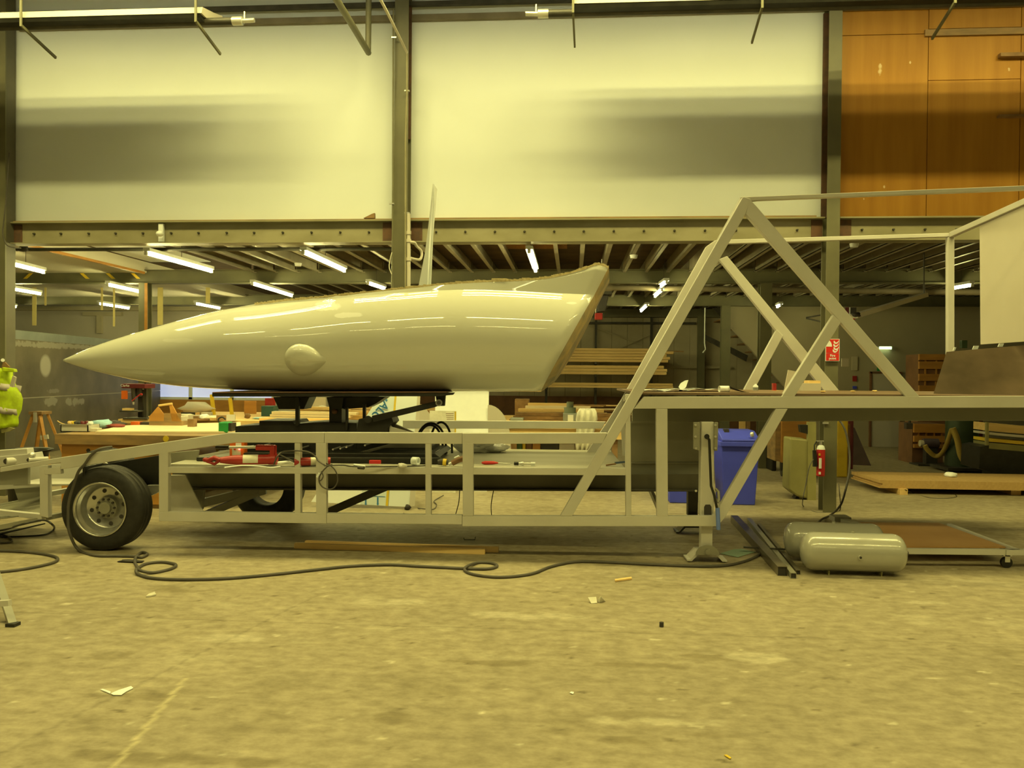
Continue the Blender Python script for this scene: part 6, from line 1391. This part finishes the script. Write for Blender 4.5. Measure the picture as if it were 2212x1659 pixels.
obj('blade', MB().bar(A, A+V((.09, 0, .015)), .03, .012), T['timber_end'], t); obj('handle', MB().bar(A+V((.08, .02, .02)), A+V((.17, .03, .03)), .02, .016), mat('slate blue', (.08, .12, .2)), t)
rod('white_rope', [D(485, 1010, .01), D(520, 1006, .01), D(555, 1007, .01), D(585, 1010, .01), D(605, 1008, .01)], .006, T['cream'], 'pale cord lying in front of the red ram', 'cord')
t = thing('cable_bundle', 'coiled black cable standing on the deck behind the near rail', 'cable', D(930, 985))
for k, (cx_, w_, h_) in enumerate(((925, 33, 24), (922, 28, 20), (945, 24, 26))):
    q = D(cx_, 985)+V((0, .15+.03*k, 0)); zt = P(cx_, 940-h_, q.y).z; ww = (P(cx_+w_, 940, q.y)-P(cx_-w_, 940, q.y)).x/2
    obj('coil', MB().tube([V((q.x+ww*math.cos(a_), q.y, zd+.01+(zt-zd)*max(0, math.sin(a_))**.8)) for a_ in [math.pi*i/16 for i in range(17)]], .012, 8), T['black'], t)
obj('base_ring', MB().tube([V((D(930, 985).x+.13*math.cos(a_), D(930, 985).y+.2+.1*math.sin(a_), zd+.014)) for a_ in [math.pi*i/8 for i in range(16)]], .012, 8, closed=True), T['black'], t)
t = thing('cardboard_tube', 'pale cone shaped sheet on the deck beside the platform', 'sheet', D(870, 980)); A = P(842, 930, 7.75); A.z = zd+.1
obj('sheet', MB().prism([V((P(x, y, 7.85).x, 7.85, P(x, y, 7.85).z)) for x, y in ((842, 962), (839, 920), (848, 914), (893, 934), (893, 962))], (0, .05, 0)), T['wallfar'], t)
obj('foot', MB().span((P(845, 960, 7.85).x, 7.85, zd), (P(890, 960, 7.85).x, 7.9, P(860, 955, 7.85).z)), T['wallfar'], t)
# ---- on the neck deck
zu = uz+.018
def U(px, py, z=0.): return GZ(px, py, zu+z)
def onU(name, x0, y0, x1, off, d, mt, label, cat, blob=None):
    a, b_ = PT(x0, 850, off), PT(x1, 850, off); h = PT((x0+x1)/2, y0, off).z-zu
    mb = MB().blob(V(((a.x+b_.x)/2, a.y+d/2, zu+h/2)), (b_.x-a.x, d, h), blob, .25) if blob else MB().span((a.x, a.y, zu), (b_.x, a.y+d, zu+h))
    return solid(name, mb, mt, label, cat)
t = thing('paper_pile', 'loose white drawings spread on the neck deck', 'paper', PT(1430, 850, .5))
for k in range(6):
    a_, b2_ = PT(1385+k*24, 850, .35+.06*k), PT(1450+k*26, 850, .35+.06*k); vv = []; 
    for i in range(9):
        u = i/8; x = a_.x+(b2_.x-a_.x)*u; z_ = zu+.003*(k+1)+.018*abs(math.sin(u*4+k*1.7))*(1 if k < 5 else .5); vv += [V((x, a_.y, z_)), V((x, a_.y+.45, z_*.5+.5*(zu+.004)))]
    o = obj('paper_sheet', MB().add(vv, [(2*i, 2*i+2, 2*i+3, 2*i+1) for i in range(8)], True), T['paper'], t); m_ = o.modifiers.new('th', 'SOLIDIFY'); m_.thickness = .0015
solid('cut_white_template', MB().prism([PT(x, y, .8) for x, y in ((1463, 850), (1474, 851), (1474, 843), (1482, 836), (1487, 821), (1480, 822), (1470, 828), (1466, 836), (1469, 840))], EY*.006), T['paper'], 'upright cut white card template on the neck deck', 'card')
t = thing('rolled_drawing', 'rolled white sheet with dark inside on the neck deck', 'paper', U(1565, 853))
c = PT(1566, 845, .3); obj('roll', MB().lathe([(.026, 0), (.028, 0), (.028, .09), (.026, .09)], V((c.x-.05, c.y, zu+.03)), (1, .25, 0), 24, close=True), T['paper'], t)
vv = []
for i in range(9):
    u = i/8; x = c.x+.04+.17*u; z_ = zu+.05*(1-u)**1.5+.004; vv += [V((x, c.y-.01, z_)), V((x, c.y+.25, z_))]
o = obj('loose_flap', MB().add(vv, [(2*i, 2*i+2, 2*i+3, 2*i+1) for i in range(8)], True), T['dark'], t); m_ = o.modifiers.new('th', 'SOLIDIFY'); m_.thickness = .002
onU('wood_block', 1574, 847, 1590, .35, .05, T['timber_end'], 'small brown block by the rolled drawing', 'block')
t = thing('glue_bottle', 'pale plastic bottle standing behind the far truss bar', 'bottle', PT(1632, 850, 1.3)); c = PT(1632, 850, 1.3); hh = PT(1632, 829, 1.3).z-zu
obj('bottle_body', MB().lathe([(0, 0), (.026, 0), (.026, hh*.7), (.01, hh*.88), (.01, hh)], V((c.x, c.y, zu)), (0, 0, 1), 16), T['cream'], t); obj('label_panel', MB().lathe([(.0265, hh*.15), (.0265, hh*.5)], V((c.x, c.y, zu)), (0, 0, 1), 16), T['strip'], t)
onU('red_box', 1670, 828, 1677, 1.5, .06, T['red'], 'small red upright box on the neck deck', 'box')
onU('timber_scrap', 1668, 844, 1690, 1.3, .08, T['timber'], 'pale timber scrap beside the red box', 'timber', 51)
onU('storage_box', 1734, 828, 1773, 1.6, .25, T['wallfar'], 'brown grey box on the neck deck left of the right column', 'box')
onU('wood_block', 1748, 822, 1772, 1.62, .2, T['timber'], 'small wooden block on the brown grey box', 'block')
solid('leaning_board', MB().prism([PT(x, y, 1.5) for x, y in ((1693, 850), (1728, 850), (1722, 803), (1703, 799))], EY*.02), T['wallfar'], 'pale board propped up on the neck deck behind the truss', 'board')
for k, (x, y) in enumerate(((1777, 848), (1842, 847), (1890, 848))): q = PT(x, 850, .7+.3*k); solid('wood_shaving', MB().blob(V((q.x, q.y, zu+.008)), (.05, .04, .016), k, .3), T['timber'], ['left', 'middle', 'right'][k]+' small wood shaving on the neck deck right of the cross bars', 'scrap')
# sooty sheet leaning against the white panel
t = thing('sooty_sheet', 'brown mottled steel sheet leaning on the neck deck at the right', 'sheet', PT(2150, 850, .6))
q = [PT(2018, 851, .50), PT(2420, 851, .18), PT(2420, 728, .40), PT(2046, 760, .85)]
for p in q[:2]: p.z = zu+.002
n9 = (q[1]-q[0]).cross(q[3]-q[0]); d9 = ray(2420, 728); q[2] = CAM+d9*((q[0]-CAM).dot(n9)/d9.dot(n9))
obj('sheet', MB().prism(q, EY*.012), T['mottled'], t)
for x0, x1, y0, y1 in ((2059, 2066, 750, 757), (2101, 2115, 747, 755), (2156, 2169, 742, 749)): obj('tape_tab', MB().prism([PT(x, y, .93-(x0-2050)*.0009) for x, y in ((x0, y1), (x1-3, y1), (x1, y0), (x0+3, y0))], EY*.01), T['cream'], t)
solid('tape_scrap', MB().prism([PT(x, y, .55) for x, y in ((2024, 849), (2040, 849), (2052, 847), (2050, 844), (2038, 843), (2037, 846), (2024, 846))], EY*.02), T['cream'], 'cream tape scrap at the left foot of the sooty sheet', 'tape')
solid('tape_scrap', MB().prism([PT(x, y, .5) for x, y in ((2103, 850), (2112, 851), (2114, 846), (2105, 844))], EY*.02), T['cream'], 'cream tape scrap under the middle of the sooty sheet', 'tape')
